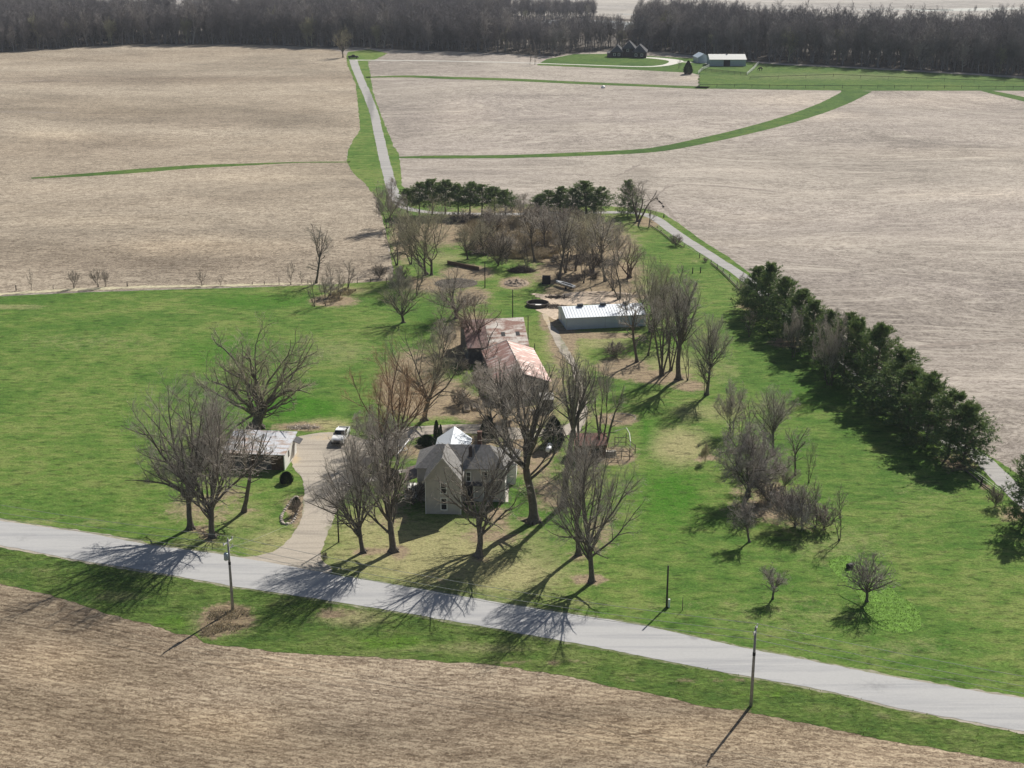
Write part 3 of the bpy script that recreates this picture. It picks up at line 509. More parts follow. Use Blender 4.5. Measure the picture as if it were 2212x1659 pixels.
def bare_tree(seed, H=18.0, W=14.0, trunk=0.30, stems=1, limbs=14, spread=35, low=0.28, r0=0.38, n2=10, n3=8, n4=5, n5=3, trop=0.42, wob=0.10, twig=0.0105, lean=0.03, upper=1.0, crown_low=0.2, droop=0.0, fork=0.0, snag=False, l4=0.9, limbr=1.0):
    """returns (trunk parts, twig parts)"""
    rs = np.random.RandomState(seed)
    C = np.array([0, 0, H * (0.5 + crown_low / 2)]); A = np.array([W / 2, W / 2, H * (1 - crown_low) / 2]) * 1.0
    big, small = [], []
    spread = min(spread * 1.2, 75)
    if stems == 1:
        S = np.zeros((1, 3)); D = norm(np.array([[rs.normal(0, lean), rs.normal(0, lean), 1.0]])); Ls = np.array([H * trunk])
        rr = np.array([r0])
    else:
        S = rs.normal(0, r0 * 1.1, (stems, 3)); S[:, 2] = 0; az = np.arange(stems) * 2 * np.pi / stems + rs.rand(stems)
        tl = np.radians(rs.uniform(4, spread * 0.7, stems)); D = np.stack([np.sin(tl) * np.cos(az), np.sin(tl) * np.sin(az), np.cos(tl)], 1)
        Ls = H * trunk * rs.uniform(0.8, 1.2, stems); rr = r0 * rs.uniform(0.55, 0.8, stems)
    P0 = grow(rs, S, D, Ls, 7, 0.1, wob * 0.5); K0 = 7
    R0 = rr[:, None] * np.interp(np.linspace(0, 1, 7), [0, 0.08, 0.25, 1], [1.55, 1.15, 1.0, 0.80])[None, :]
    R0[:, 0] *= 1.05
    big.append((P0, R0, 8))
    # leaders from trunk top
    nl = max(2, int(round(limbs * upper / (1 if stems == 1 else stems) * 0.5)))
    Sl = np.repeat(P0[:, -1], nl, 0); Tl = np.repeat(norm(P0[:, -1] - P0[:, -2]), nl, 0); Nn = len(Sl)
    az = np.tile(np.arange(nl) * 2 * np.pi / nl, len(P0)) + rs.uniform(-.5, .5, Nn)
    tl = np.radians(rs.uniform(spread * 0.35, spread * 1.15, Nn)); tl[::nl] *= 0.3
    Dl = norm(Tl * np.cos(tl)[:, None] + np.stack([np.cos(az), np.sin(az), np.zeros(Nn)], 1) * np.sin(tl)[:, None])
    Ll = env_dist(Sl, norm(Dl + np.array([0, 0, trop * 0.5])), C, A) * rs.uniform(0.85, 1.03, Nn)
    Ll = np.maximum(Ll, H * 0.15)
    Rl = np.repeat(R0[:, -1], nl) * rs.uniform(0.42, 0.68, Nn) * limbr
    P1 = grow(rs, Sl - Dl * 0.1, Dl, Ll, 9, trop, wob); R1 = taper(Rl, 0.03, 9)
    # low side limbs from the trunk
    ns = max(0, limbs - nl * len(P0))
    if ns:
        per = max(1, ns // len(P0))
        S, D, Rr, t, pl = spawn(rs, P0, R0, per, low, 0.97, 75 - spread * 0.3, 10, 0.12 - droop)
        L = env_dist(S, D, C, A) * rs.uniform(0.55, 1.0, len(S)); L = np.maximum(L, 1.0)
        Pb = grow(rs, S, D, L, 9, trop * 0.7, wob); Rb = taper(np.minimum(Rr * 0.5, 0.045 + L * 0.020), 0.03, 9)
        P1 = np.concatenate([P1, Pb]); R1 = np.concatenate([R1, Rb])
    big.append((P1, R1, 6))
    def level(Pp, Rp, n, t0, t1, ang, ratio, K, up, tp, tip, rc, sides, out, frac=0.98, wb=None):
        S, D, Rr, t, pl = spawn(rs, Pp, Rp, n, t0, t1, ang, 12, up, True)
        ed = env_dist(S, D, C, A * 1.04)
        L = pl * ratio * (1.15 - 0.65 * t) * rs.uniform(0.65, 1.25, len(S)); L = np.minimum(L, np.maximum(ed, 0.35) * frac)
        Pn = grow(rs, S, D, L, K, tp, wob * 1.2 if wb is None else wb); Rn = taper(np.minimum(Rr * 0.7, rc * L + tip), tip, K)
        out.append((Pn, Rn, sides)); return Pn, Rn
    P2, R2 = level(P1, R1, n2, 0.15, 0.97, 42, 0.52, 7, 0.12 - droop, trop * 0.6, 0.018, 0.018, 4, big)
    P3, R3 = level(P2, R2, n3, 0.15, 0.98, 42, 0.50, 5, 0.10 - droop, trop * 0.5 - droop, twig * 1.2, 0.014, 3, small)
    if n4:
        P4, R4 = level(P3, R3, max(2, n4 - 1), 0.15, 1.0, 40, 0.62, 3, 0.08 - droop, 0.2 - droop, twig * 0.9, 0.009, 3, small)
        if n5:
            S, D, Rr, t, pl = spawn(rs, P4, R4, max(1, n5 - 1), 0.2, 1.0, 38, 12, 0.05 - droop)
            L = rs.uniform(0.35, 0.95, len(S)) * l4
            P5 = grow(rs, S, D, L, 2, 0.1 - droop, 0.05); small.append((P5, np.full((len(S), 2), twig * 0.75), 3))
    big[1:] = [(round_crown(p, C, A), r_, s_) for p, r_, s_ in big[1:]]; small[:] = [(round_crown(p, C, A), r_, s_) for p, r_, s_ in small]
    # root flare
    if stems == 1 and r0 > 0.2:
        az = np.arange(6) * np.pi / 3 + rs.rand(6); S = np.stack([np.cos(az) * r0 * .6, np.sin(az) * r0 * .6, np.full(6, r0 * .9)], 1)
        D = norm(np.stack([np.cos(az), np.sin(az), np.full(6, -0.75)], 1)); Pr = grow(rs, S, D, np.full(6, r0 * 2.6), 4, 0.0, 0.05); big.append((Pr, taper(np.full(6, r0 * .5), 0.06, 4), 5))
    if snag:
        S = P0[:, -1]; D = norm(P0[:, -1] - P0[:, -2]); Ps = grow(rs, S - D * .3, D, np.array([1.9]), 4, 0, 0.03); big.append((Ps, taper(np.array([r0 * .8]), 0.04, 4), 6))
    return big, small, (C, A)
def round_crown(P, C, A):
    d = (P - C) / A; q = np.linalg.norm(d, axis=-1, keepdims=True); up = np.clip((P[..., 2:3] - C[2] * .75) / (C[2] * .35), 0, 1)
    k = np.where(q > 1, (1 + 0.35 * (1 - np.exp(-(q - 1) * 1.2))) / np.maximum(q, 1), 1.0)
    return C + (P - C) * (1 - up + up * k)
def tree_meshes(name, big, small, mb, ms, extra=None):
    pb = [(*tubes_np(P, Rr, sd_), 0) for P, Rr, sd_ in big]; ps = [(*tubes_np(P, Rr, sd_), 0) for P, Rr, sd_ in small]
    if extra: ps += extra
    V = np.concatenate([p[0] for p in ps] + [p[0] for p in pb])
    top = np.percentile(V[:, 2], 99.8); hw = np.percentile(np.hypot(V[:, 0], V[:, 1]), 96.0)
    return dict(trunk=np_mesh(name + '_trunk', pb, [mb]), crown=np_mesh(name + '_crown', ps, ms if isinstance(ms, list) else [ms]), H=top, W=2 * hw)

PROTO = {}
def proto(key, mb, ms, **kw):
    b, s_, _ = bare_tree(**kw); PROTO[key] = tree_meshes(key, b, s_, M[mb], M[ms])
proto('maple0', 'bark_grey', 'twig_grey', seed=3, H=20, W=17, trunk=0.28, limbs=19, spread=44, r0=0.42, low=0.45)
proto('maple1', 'bark_dark', 'twig_grey', seed=8, H=20, W=18, trunk=0.20, limbs=18, spread=50, r0=0.45, low=0.5)
proto('maple2', 'bark_grey', 'twig_grey', seed=15, H=20, W=15, trunk=0.34, limbs=19, spread=38, r0=0.40, low=0.3)
proto('oak', 'bark_grey', 'twig_olive', seed=29, H=19, W=22, trunk=0.17, limbs=22, spread=60, r0=0.85, low=0.5, n2=9, n3=8, n4=5, n5=3, trop=0.55, wob=0.22, lean=0.0, limbr=.62, twig=.013, crown_low=0.12)
proto('thin', 'bark_grey', 'twig_grey', seed=12, H=19, W=18, trunk=0.30, limbs=16, spread=48, r0=0.45, low=0.4, n2=7, n3=6, n4=3, n5=2, wob=.15)
proto('fine', 'bark_dark', 'twig_grey', seed=13, H=20, W=19, trunk=0.26, limbs=18, spread=48, r0=0.42, low=0.5, n2=9, n3=8, n4=6, n5=3, wob=.12, twig=.009)
proto('snag', 'bark_dark', 'twig_grey', seed=18, H=19, W=14, trunk=0.20, limbs=15, spread=36, r0=0.52, low=0.5, snag=True)
proto('vase0', 'bark_grey', 'twig_grey', seed=31, H=22, W=10, trunk=0.48, limbs=14, spread=20, r0=0.50, low=0.75, upper=1.6, crown_low=0.45, n2=7, n3=6, n4=4, n5=3)
proto('vase1', 'bark_dark', 'twig_grey', seed=36, H=20, W=13, trunk=0.34, limbs=13, spread=30, r0=0.5, low=0.6, upper=1.5, crown_low=0.32, n2=7, n3=6, n4=4, n5=3)
proto('stems0', 'bark_dark', 'twig_grey', seed=41, H=16, W=9, trunk=0.45, stems=4, limbs=16, spread=22, r0=0.32, low=0.4, n2=7, n3=6, n4=4, n5=3, crown_low=0.15)
proto('stems1', 'bark_red', 'twig_brown', seed=44, H=14, W=9, trunk=0.35, stems=6, limbs=18, spread=30, r0=0.30, low=0.4, n2=6, n3=6, n4=4, n5=3, crown_low=0.1)
proto('orange', 'bark_red', 'twig_orange', seed=52, H=19, W=19, trunk=0.24, stems=3, limbs=16, spread=42, r0=0.5, low=0.5, n2=8, n3=8, n4=6, n5=3, trop=0.6, twig=0.011)
proto('olive0', 'bark_dark', 'twig_olive', seed=57, H=17, W=16, trunk=0.16, stems=3, limbs=18, spread=46, r0=0.42, low=0.5, n2=8, n3=8, n4=6, n5=3, trop=0.6, twig=0.011, crown_low=0.1)
proto('olive1', 'bark_dark', 'twig_olive', seed=59, H=17, W=15, trunk=0.20, limbs=15, spread=40, r0=0.42, low=0.5, n2=8, n3=7, n4=5, n5=3, crown_low=0.12)
proto('dense0', 'bark_dark', 'twig_purple', seed=63, H=9, W=10, trunk=0.18, stems=2, limbs=18, spread=58, r0=0.22, low=0.3, n2=8, n3=8, n4=6, n5=4, trop=0.35, wob=0.22, crown_low=0.08, twig=0.012, l4=0.7)
proto('dense1', 'bark_dark', 'twig_grey', seed=66, H=10, W=9, trunk=0.2, stems=3, limbs=16, spread=40, r0=0.2, low=0.3, n2=8, n3=7, n4=6, n5=4, trop=0.4, wob=0.14, crown_low=0.08, twig=0.012, l4=0.7)
proto('crab0', 'bark_dark', 'twig_purple', seed=71, H=5.5, W=5, trunk=0.32, limbs=12, spread=52, r0=0.16, low=0.6, n2=7, n3=6, n4=5, n5=3, trop=0.3, wob=0.22, crown_low=0.30, twig=0.010, l4=0.5, lean=0.12)
proto('crab1', 'bark_dark', 'twig_purple', seed=74, H=6.5, W=8, trunk=0.26, limbs=14, spread=55, r0=0.2, low=0.7, n2=7, n3=6, n4=5, n5=3, trop=0.4, wob=0.16, crown_low=0.28, twig=0.010, l4=0.55)
proto('slim0', 'bark_dark', 'twig_grey', seed=81, H=12, W=5.5, trunk=0.4, limbs=12, spread=24, r0=0.17, low=0.4, n2=6, n3=5, n4=4, n5=2, crown_low=0.2, twig=0.012, l4=0.6)
proto('slim1', 'bark_dark', 'twig_brown', seed=84, H=9, W=5, trunk=0.28, stems=2, limbs=10, spread=28, r0=0.14, low=0.4, n2=6, n3=5, n4=4, n5=2, crown_low=0.15, twig=0.011, l4=0.6)
proto('sap0', 'bark_dark', 'twig_brown', seed=91, H=4.2, W=2.8, trunk=0.28, stems=2, limbs=8, spread=26, r0=0.07, low=0.3, n2=5, n3=4, n4=3, n5=0, crown_low=0.1, twig=0.010)
proto('sap1', 'bark_dark', 'twig_brown', seed=94, H=3.6, W=3.4, trunk=0.12, stems=5, limbs=10, spread=40, r0=0.06, low=0.3, n2=5, n3=4, n4=3, n5=0, crown_low=0.05, twig=0.010)
proto('shrub0', 'bark_dark', 'twig_brown', seed=97, H=2.6, W=3.2, trunk=0.15, stems=9, limbs=20, spread=50, r0=0.04, low=0.2, n2=6, n3=5, n4=4, n5=0, trop=0.35, wob=0.15, crown_low=0.0, twig=0.011)
proto('shrub1', 'twig_straw', 'twig_straw', seed=99, H=2.6, W=3.6, trunk=0.25, stems=14, limbs=24, spread=55, r0=0.03, low=0.2, n2=5, n3=5, n4=3, n5=0, trop=0.25, wob=0.15, crown_low=0.0, twig=0.012)
proto('thicket', 'bark_dark', 'twig_purple', seed=103, H=4.5, W=9, trunk=0.12, stems=12, limbs=36, spread=75, r0=0.07, low=0.2, n2=7, n3=6, n4=5, n5=3, trop=0.5, wob=0.18, crown_low=0.0, twig=0.011, l4=0.5)

def tree(key, bx, by, top, wpx, label, cat='tree', group=None, rot=None, name='bare_tree', crown_mat=None, leanx=0.0):
    p = PROTO[key]; b = G(bx, by); h = height_for(bx, by, top); wd = wpx / pxm(bx, by)
    o = empty(name, (b.x, b.y, 0), rot if rot is not None else random.Random(int(bx * 7 + by * 13)).uniform(0, 6.28), label, cat, group)
    o.scale = (wd / p['W'], wd / p['W'], h / p['H'])
    lx = {785: -0.16, 850: -0.10, 1619: -0.2, 460: -.03}.get(bx, 0)
    if lx: o.rotation_euler = (0, lx, 0)
    for nm in ('trunk', 'crown'):
        c = bpy.data.objects.new(nm, p[nm]); COL.objects.link(c); c.parent = o
    return o
YARD = [
 ('fine', 412, 1142, 812, 250, 'tall bare maple left of the open garage, farthest left by the road'),
 ('maple1', 460, 1160, 846, 245, 'wide bare tree with flared roots in front of the garage beside the driveway mouth'),
 ('slim0', 527, 1106, 918, 150, 'slimmer reddish tree standing alone on the lawn in front of the garage'),
 ('oak', 552, 926, 684, 285, 'huge gnarled oak with thick trunk behind the tin roofed garage'),
 ('maple1', 785, 1193, 925, 185, 'leaning bare tree at the right edge of the driveway near the road'),
 ('snag', 850, 1191, 880, 175, 'bare tree with a broken splintered stub low on its trunk'),
 ('thin', 1034, 1202, 930, 235, 'bare tree directly in front of the grey farmhouse door'),
 ('vase1', 1153, 1127, 788, 225, 'massive bare tree just right of the farmhouse corner'),
 ('vase0', 1218, 1093, 752, 130, 'tallest straight trunk with a high fan of limbs, between farmhouse and white tank'),
 ('vase1', 1097, 965, 775, 175, 'twin trunked bare tree behind the farmhouse chimney side'),
 ('vase1', 1250, 1198, 935, 120, 'slender tree standing close behind the big roadside tree right of the house'),
 ('fine', 1278, 1257, 950, 225, 'broad roadside tree with low right limbs and a ring of mulch'),
 ('stems0', 1252, 1000, 790, 85, 'tall stems rising left of the little red roofed shed'),
 ('stems0', 1300, 985, 775, 95, 'tall stems rising right beside the little red roofed shed'),
 ('olive1', 917, 908, 688, 190, 'greenish bare tree with low fork beside the brown leaf covered garden'),
 ('orange', 843, 982, 742, 190, 'orange tinted many stemmed tree behind the curved frame of white pipe'),
 ('dense1', 815, 985, 880, 130, 'small dense grey tree between the pickup truck and the orange tinted tree'),
 ('olive1', 871, 697, 598, 105, 'lone round crowned tree on the grass left of the rusty barn'),
 ('maple1', 985, 688, 588, 150, 'spreading tree left behind the rusty barn'),
 ('stems1', 1026, 770, 632, 105, 'reddish many stemmed tree growing against the left side of the barn'),
 ('slim1', 1046, 806, 715, 60, 'small dark tree in front of the barn left wall'),
 ('slim0', 683, 612, 488, 78, 'upright vase shaped tree on the left fence line'),
 ('olive0', 932, 594, 425, 165, 'big olive tinted willow with spreading limbs behind the barn'),
 ('dense1', 839, 492, 384, 80, 'dense grey tree at the lane bend beside the left field'),
 ('slim1', 859, 573, 470, 62, 'thin grey tree just left of the big willow'),
 ('slim1', 889, 571, 478, 60, 'thin tree standing tight behind the left of the big willow'),
 ('olive1', 886, 540, 442, 62, 'pale olive tree rising behind the big willow'),
 ('slim0', 1207, 606, 455, 88, 'double trunk tree behind the dark crate'),
 ('olive0', 1279, 592, 450, 128, 'largest bare tree in the grove behind the white pole building'),
 ('slim0', 1307, 608, 468, 84, 'straight tree at the right side of the back grove'),
 ('slim0', 1155, 565, 452, 70, 'pale trunked tree right of the brush pile'),
 ('slim1', 1243, 586, 478, 60, 'thin tree in the middle of the back grove'),
 ('slim1', 1339, 646, 528, 92, 'reddish small tree just behind the white pole building roof'),
 ('stems0', 1378, 478, 388, 84, 'leafless tree leaning beside the single dark pine at the lane'),
 ('slim1', 1402, 492, 440, 38, 'little bare tree beside the lane corner fence'),
 ('slim0', 1376, 782, 632, 95, 'dark trunk tree covering the right end of the white pole building'),
 ('olive0', 1402, 716, 548, 115, 'round crowned tree beyond the right end of the white pole building'),
 ('slim0', 1400, 768, 655, 60, 'narrow tree in the clump right of the white pole building'),
 ('stems0', 1431, 812, 612, 88, 'tree with many stems in the clump behind the mulched patch'),
 ('vase1', 1466, 820, 596, 125, 'tallest tree of the right clump with a hollow broken base'),
 ('slim1', 1486, 822, 692, 36, 'very thin upright tree at the right of the clump'),
 ('slim1', 1521, 853, 730, 34, 'thin straight trunk beside the right hand spreading tree'),
 ('maple2', 1528, 853, 676, 100, 'spreading tree casting a star shaped shadow right of the clump'),
 ('dense1', 1580, 935, 820, 78, 'hazy grey tree at the top of the right yard thicket'),
 ('slim1', 1617, 948, 858, 52, 'small tree beside the top of the right yard thicket'),
 ('maple2', 1669, 982, 832, 104, 'round topped tree at the right side of the yard thicket'),
 ('slim1', 1648, 964, 878, 36, 'thin dark stem between the two hazy yard trees'),
 ('slim0', 1718, 1027, 920, 66, 'small tree below the round topped yard tree'),
 ('slim1', 1746, 1043, 950, 32, 'slim pale tree on the right rim of the yard thicket'),
 ('dense0', 1610, 1074, 922, 158, 'densest purple grey tree in the right yard'),
 ('slim0', 1732, 1144, 1043, 44, 'thin tree rising out of the low purple thicket'),
 ('slim1', 1762, 1140, 1030, 46, 'thin pale tree behind the low purple thicket'),
 ('slim1', 1814, 1168, 1048, 46, 'thin forked tree right of the low purple thicket'),
 ('crab0', 1619, 1171, 1078, 70, 'small purple tree leaning left on the right lawn'),
 ('crab0', 1669, 1294, 1224, 64, 'smallest round crab tree near the road on the right lawn'),
 ('crab1', 1872, 1300, 1196, 120, 'wide crab tree standing in the bright green weed bed'),
 ('slim1', 1617, 728, 668, 36, 'tiny bare tree beside the near end of the windbreak shade'),
 ('dense1', 1790, 832, 664, 78, 'reddish bare tree squeezed between the windbreak pines'),
 ('dense1', 1714, 772, 662, 52, 'grey bare tree in the dark shade of the windbreak'),
 ('dense1', 1606, 664, 590, 38, 'grey bush like tree at the far tip of the windbreak'),
 ('dense1', 1130, 496, 418, 70, 'hazy olive shrub tree between the two pine groups'),
 ('olive1', 1046, 552, 458, 56, 'dark scrub tree in the middle of the weedy hollow'),
 ('dense1', 1180, 520, 440, 66, 'low grey tree at the back of the weedy hollow'),
 ('dense1', 1229, 560, 470, 70, 'brown hazy tree left in the back grove'),
 ('dense1', 1330, 560, 480, 60, 'grey hazy tree on the right rim of the back grove'),
 ('slim1', 1440, 740, 640, 70, 'thin tree deep inside the right clump'),
 ('dense1', 1470, 700, 600, 90, 'hazy grey tree behind the right clump beside the pasture'),
 ('olive1', 741, 124, 52, 44, 'tall olive tree at the far end of the north lane'),
 ('slim1', 1145, 140, 100, 14, 'left small tree by the far white drive'),
 ('slim1', 1155, 140, 102, 12, 'right small tree by the far white drive'),
 ('slim1', 1466, 148, 128, 12, 'tiny tree left of the far dark cone shaped pine'),
]
X = [('olive0', 1256, 548, 452, 90, 'hazy tree in the second rank of the back grove'), ('dense1', 1300, 545, 462, 70, 'brown tree in the second rank right of the largest grove tree'), ('stems0', 1222, 590, 482, 46, 'thin stems in front of the back grove beside the boat'), ('slim1', 1262, 612, 520, 44, 'short bare tree behind the boat stern'),
 ('slim0', 1178, 548, 456, 60, 'narrow tree right of the pale trunked tree'), ('dense1', 1206, 530, 446, 74, 'grey hazy tree behind the double trunk tree'), ('slim1', 1322, 628, 540, 50, 'spindly tree right of the straight grove tree'), ('stems1', 1360, 600, 520, 70, 'hazy reddish clump beyond the pole building far corner'),
 ('dense1', 1092, 556, 500, 60, 'grey brush tree behind the brush pile'), ('slim1', 1140, 578, 500, 40, 'thin pale stems beside the brush pile'), ('olive1', 1010, 560, 480, 60, 'scrubby tree right of the big willow'), ('dense1', 1070, 500, 440, 70, 'grey scrub tree beneath the long pine row'),
 ('slim1', 1356, 700, 610, 60, 'bare tree overlapping the white pole building roof end'), ('stems0', 1448, 800, 640, 60, 'dark stems tight left of the tallest clump tree'), ('dense1', 1415, 690, 590, 80, 'hazy crown behind the clump above the pole building end'), ('slim1', 1460, 660, 570, 60, 'thin tree at the back of the clump beside the strip of pasture'),
 ('dense1', 860, 640, 575, 60, 'brown brushy tree at the foot of the willow'), ('slim1', 900, 640, 560, 50, 'thin tree before the willow'), ('dense1', 960, 760, 690, 60, 'brushy tree left of the barn'), ('dense1', 1062, 905, 800, 130, 'tangled grey tree in front of the barn front wall'), ('fine', 1120, 900, 790, 120, 'fine twigged tree covering the barn front right corner'), ('dense1', 1040, 860, 780, 80, 'grey brushy tree at the left corner of the barn front'), ('slim1', 950, 720, 640, 60, 'thin tree between lone tree and barn'), ('dense1', 1634, 1010, 930, 80, 'grey tree filling the middle of the yard thicket'), ('slim1', 1590, 1000, 900, 60, 'bare tree at the left middle of the yard thicket'), ('dense1', 1690, 1060, 985, 70, 'grey brush tree between the dense purple tree and the small tree')]
YARD += X
for t in YARD: tree(*t)
SAPS = [('sap0', 68, 627, 582, 16, 'first sapling from the left on the field fence line'), ('sap1', 160, 623, 583, 34, 'bushy sapling second from the left on the field fence line'),
 ('sap1', 212, 620, 578, 32, 'double bushy sapling third from the left on the field fence line'), ('sap1', 228, 619, 582, 24, 'small bush tight right of the double sapling on the fence line'), ('sap0', 436, 617, 582, 26, 'thin sapling midway along the field fence line'),
 ('sap0', 477, 617, 594, 16, 'shortest sapling right of the middle of the fence line'), ('sap0', 628, 615, 564, 24, 'sapling just left of the vase shaped fence line tree'), ('sap0', 652, 613, 585, 14, 'thin sapling tight left of the vase shaped fence line tree')]
for t in SAPS: tree(*t, group='saplings along the field fence')
CL = [('slim1', 680, 662, 595, 34, 'front left stem of the small tree cluster on the pasture edge'), ('slim1', 704, 660, 590, 26, 'second front stem of the small tree cluster on the pasture edge'), ('slim1', 731, 648, 575, 32, 'right front tree of the cluster on the pasture edge'),
 ('slim1', 716, 625, 560, 30, 'thin back tree of the cluster near the vase shaped tree'), ('slim1', 752, 622, 562, 46, 'spreading back tree of the cluster at the field corner'), ('dense1', 712, 640, 600, 60, 'grey brushy tree filling the cluster on the pasture edge')]
for t in CL: tree(*t, group='small tree cluster at the field corner')
SH = [('shrub0', 992, 878, 838, 50, 'dense round bare shrub beside the raised beds'), ('shrub0', 892, 1090, 1035, 62, 'big bare shrub against the left wall of the farmhouse'), ('shrub0', 640, 1112, 1078, 30, 'bare shrub in the stone edged flower bed'),
 ('shrub0', 1076, 574, 500, 62, 'brown shrub left of the brush pile'), ('shrub0', 1460, 531, 505, 30, 'round bush on the lane fence'), ('shrub0', 1524, 566, 556, 14, 'tiny bush on the lane fence'), ('shrub1', 1523, 999, 958, 22, 'upright tan dried plant beside the yard thicket'),
 ('shrub1', 1090, 530, 490, 60, 'straw coloured shrub in the weedy hollow'), ('shrub1', 1135, 540, 495, 70, 'widest straw coloured shrub in the weedy hollow'), ('shrub1', 1110, 500, 468, 60, 'straw shrub at the back of the weedy hollow'), ('shrub0', 1045, 520, 480, 44, 'dark shrub at the left of the weedy hollow'),
 ('shrub0', 1030, 545, 515, 36, 'low dark shrub near the pole in the hollow'), ('shrub0', 1165, 480, 440, 60, 'grey shrub under the right pine group'), ('shrub0', 1230, 480, 445, 60, 'brown shrub beneath the right pine group'), ('shrub0', 1000, 480, 455, 60, 'low shrub beneath the left pine group'), ('shrub0', 1105, 455, 425, 40, 'brown shrub in the gap between the pine groups'),
 ('thicket', 1718, 1138, 1058, 130, 'wide low purple thicket in the right yard'), ('shrub0', 1780, 1142, 1092, 70, 'low purple shrub at the right end of the thicket'), ('shrub0', 1660, 1085, 1040, 60, 'low shrub beside the densest purple tree'), ('shrub0', 878, 520, 470, 60, 'grey brush under the pale olive tree'),
 ('shrub0', 1330, 770, 740, 60, 'low drooping shrub before the white pole building'), ('shrub0', 1000, 800, 775, 40, 'brown bush at the barn corner'), ('shrub0', 2150, 1095, 1050, 40, 'grey bush beside the lane at the right edge'), ('shrub0', 820, 600, 570, 34, 'brush at the pasture corner left of the willow'), ('shrub0', 868, 610, 575, 40, 'brush at the foot of the willow'),
 ('shrub0', 700, 1212, 1192, 22, 'small bare shrub at the driveway mouth')]
for t in SH: tree(*t, cat='shrub', name='shrub')
rb_ = np.random.RandomState(9)
for i in range(34):
    x_, y_ = rb_.uniform(1000, 1200), rb_.uniform(468, 562)
    tree('shrub1' if rb_.rand() < .8 else 'shrub0', x_, y_, y_ - rb_.uniform(14, 32), rb_.uniform(26, 52), 'straw and grey brush crowding the weedy hollow below the back pines', 'shrub', 'brush in the weedy hollow', name='shrub')
for i in range(16):
    x_, y_ = rb_.uniform(1190, 1330), rb_.uniform(560, 620)
    tree('shrub0', x_, y_, y_ - rb_.uniform(8, 20), rb_.uniform(16, 34), 'low grey brush on the floor of the back grove', 'shrub', 'low brush in the back grove', name='shrub')
print('bare trees done')

# ------------------------------------------------------------------ evergreens
def blades(rs, C, D, n, L, Wd, spread=0.8):
    C = np.repeat(C, n, 0); D = np.repeat(D, n, 0); N = len(C)
    d = norm(D + rs.normal(0, spread, (N, 3))); s = norm(np.cross(d, rs.normal(0, 1, (N, 3)))) * (Wd * rs.uniform(.6, 1.3, (N, 1)) / 2)
    ln = L * rs.uniform(0.6, 1.3, (N, 1)); v = np.stack([C - s, C + s, C + d * ln + s * .25, C + d * ln - s * .25], 1).reshape(-1, 3)
    return v, np.arange(4 * N).reshape(N, 4)
def pine(seed, H=11.0, W=7.0, bare=0.16, whorl=0.5, mats=('needle', 'needle_lit'), ragged=0.3, nb=6):
    rs = np.random.RandomState(seed); P0 = grow(rs, np.zeros((1, 3)), np.array([[0, 0, 1.0]]), np.array([H * .97]), 10, 0.0, 0.02); R0 = taper(np.array([0.2]), 0.03, 10)
    zs = np.arange(H * bare, H * 0.97, whorl); S, D, L = [], [], []
    for z in zs:
        u = (z / H - bare) / (1 - bare); r = W / 2 * (np.interp(u, [0, .15, .4, .7, .9, 1], [.95, 1, .84, .52, .27, .06]))
        for k in range(nb):
            a = rs.rand() * 6.283; el = np.interp(u, [0, .5, 1], [-0.02, .22, .8]) + rs.normal(0, .12)
            S.append((np.interp(z, P0[0, :, 2], P0[0, :, 0]), np.interp(z, P0[0, :, 2], P0[0, :, 1]), z + rs.uniform(-.2, .2))); D.append((math.cos(a) * math.cos(el), math.sin(a) * math.cos(el), math.sin(el))); L.append(r * rs.uniform(1 - ragged * 1.6, 1 + ragged))
    P1 = grow(rs, np.array(S), np.array(D), np.array(L), 5, 0.28, 0.06); R1 = taper(np.full(len(S), 0.045), 0.012, 5)
    S2, D2, Rr, t, pl = spawn(rs, P1, R1, 6, 0.3, 1.0, 45, 12, 0.12); L2 = np.clip(pl * 0.30, .2, 1.1) * rs.uniform(.6, 1.2, len(S2)); P2 = grow(rs, S2, D2, L2, 3, 0.25, 0.05)
    tips = P2[:, 1:].reshape(-1, 3); td = np.repeat(norm(P2[:, -1] - P2[:, 0]), 2, 0); tips = np.concatenate([tips, P1[:, -1], P1[:, -2]]); td = np.concatenate([td, norm(P1[:, -1] - P1[:, -2]), norm(P1[:, -1] - P1[:, -2])])
    v, q = blades(rs, tips, td + np.array([0, 0, .25]), 9, 0.46, 0.085)
    ncl = len(tips); pick = np.repeat((rs.rand(ncl) < 0.25 + .4 * (tips[:, 2] > H * .6)), 9)  # lit needle colour picked more often near the top, as painted sunlight
    sel = np.where(~pick)[0]; sel2 = np.where(pick)[0]
    def sub(ix): return v.reshape(-1, 4, 3)[ix].reshape(-1, 3), np.arange(4 * len(ix)).reshape(-1, 4)
    pb = [(*tubes_np(P0, R0, 7), 0), (*tubes_np(P1, R1, 4), 0)]
    a, b = sub(sel); c, d = sub(sel2)
    V = np.concatenate([a, c]); hw = np.percentile(np.hypot(V[:, 0], V[:, 1]), 98)
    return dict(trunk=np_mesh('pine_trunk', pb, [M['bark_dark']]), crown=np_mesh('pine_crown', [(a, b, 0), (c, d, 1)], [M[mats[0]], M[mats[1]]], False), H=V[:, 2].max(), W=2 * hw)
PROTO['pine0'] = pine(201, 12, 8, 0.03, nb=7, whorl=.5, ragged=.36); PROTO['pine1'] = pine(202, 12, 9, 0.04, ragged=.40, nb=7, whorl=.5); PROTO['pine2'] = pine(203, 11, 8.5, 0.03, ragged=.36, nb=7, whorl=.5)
PROTO['pineb0'] = pine(204, 11, 7.5, 0.36, ragged=.25); PROTO['pineb1'] = pine(205, 11, 8, 0.30, ragged=.3)
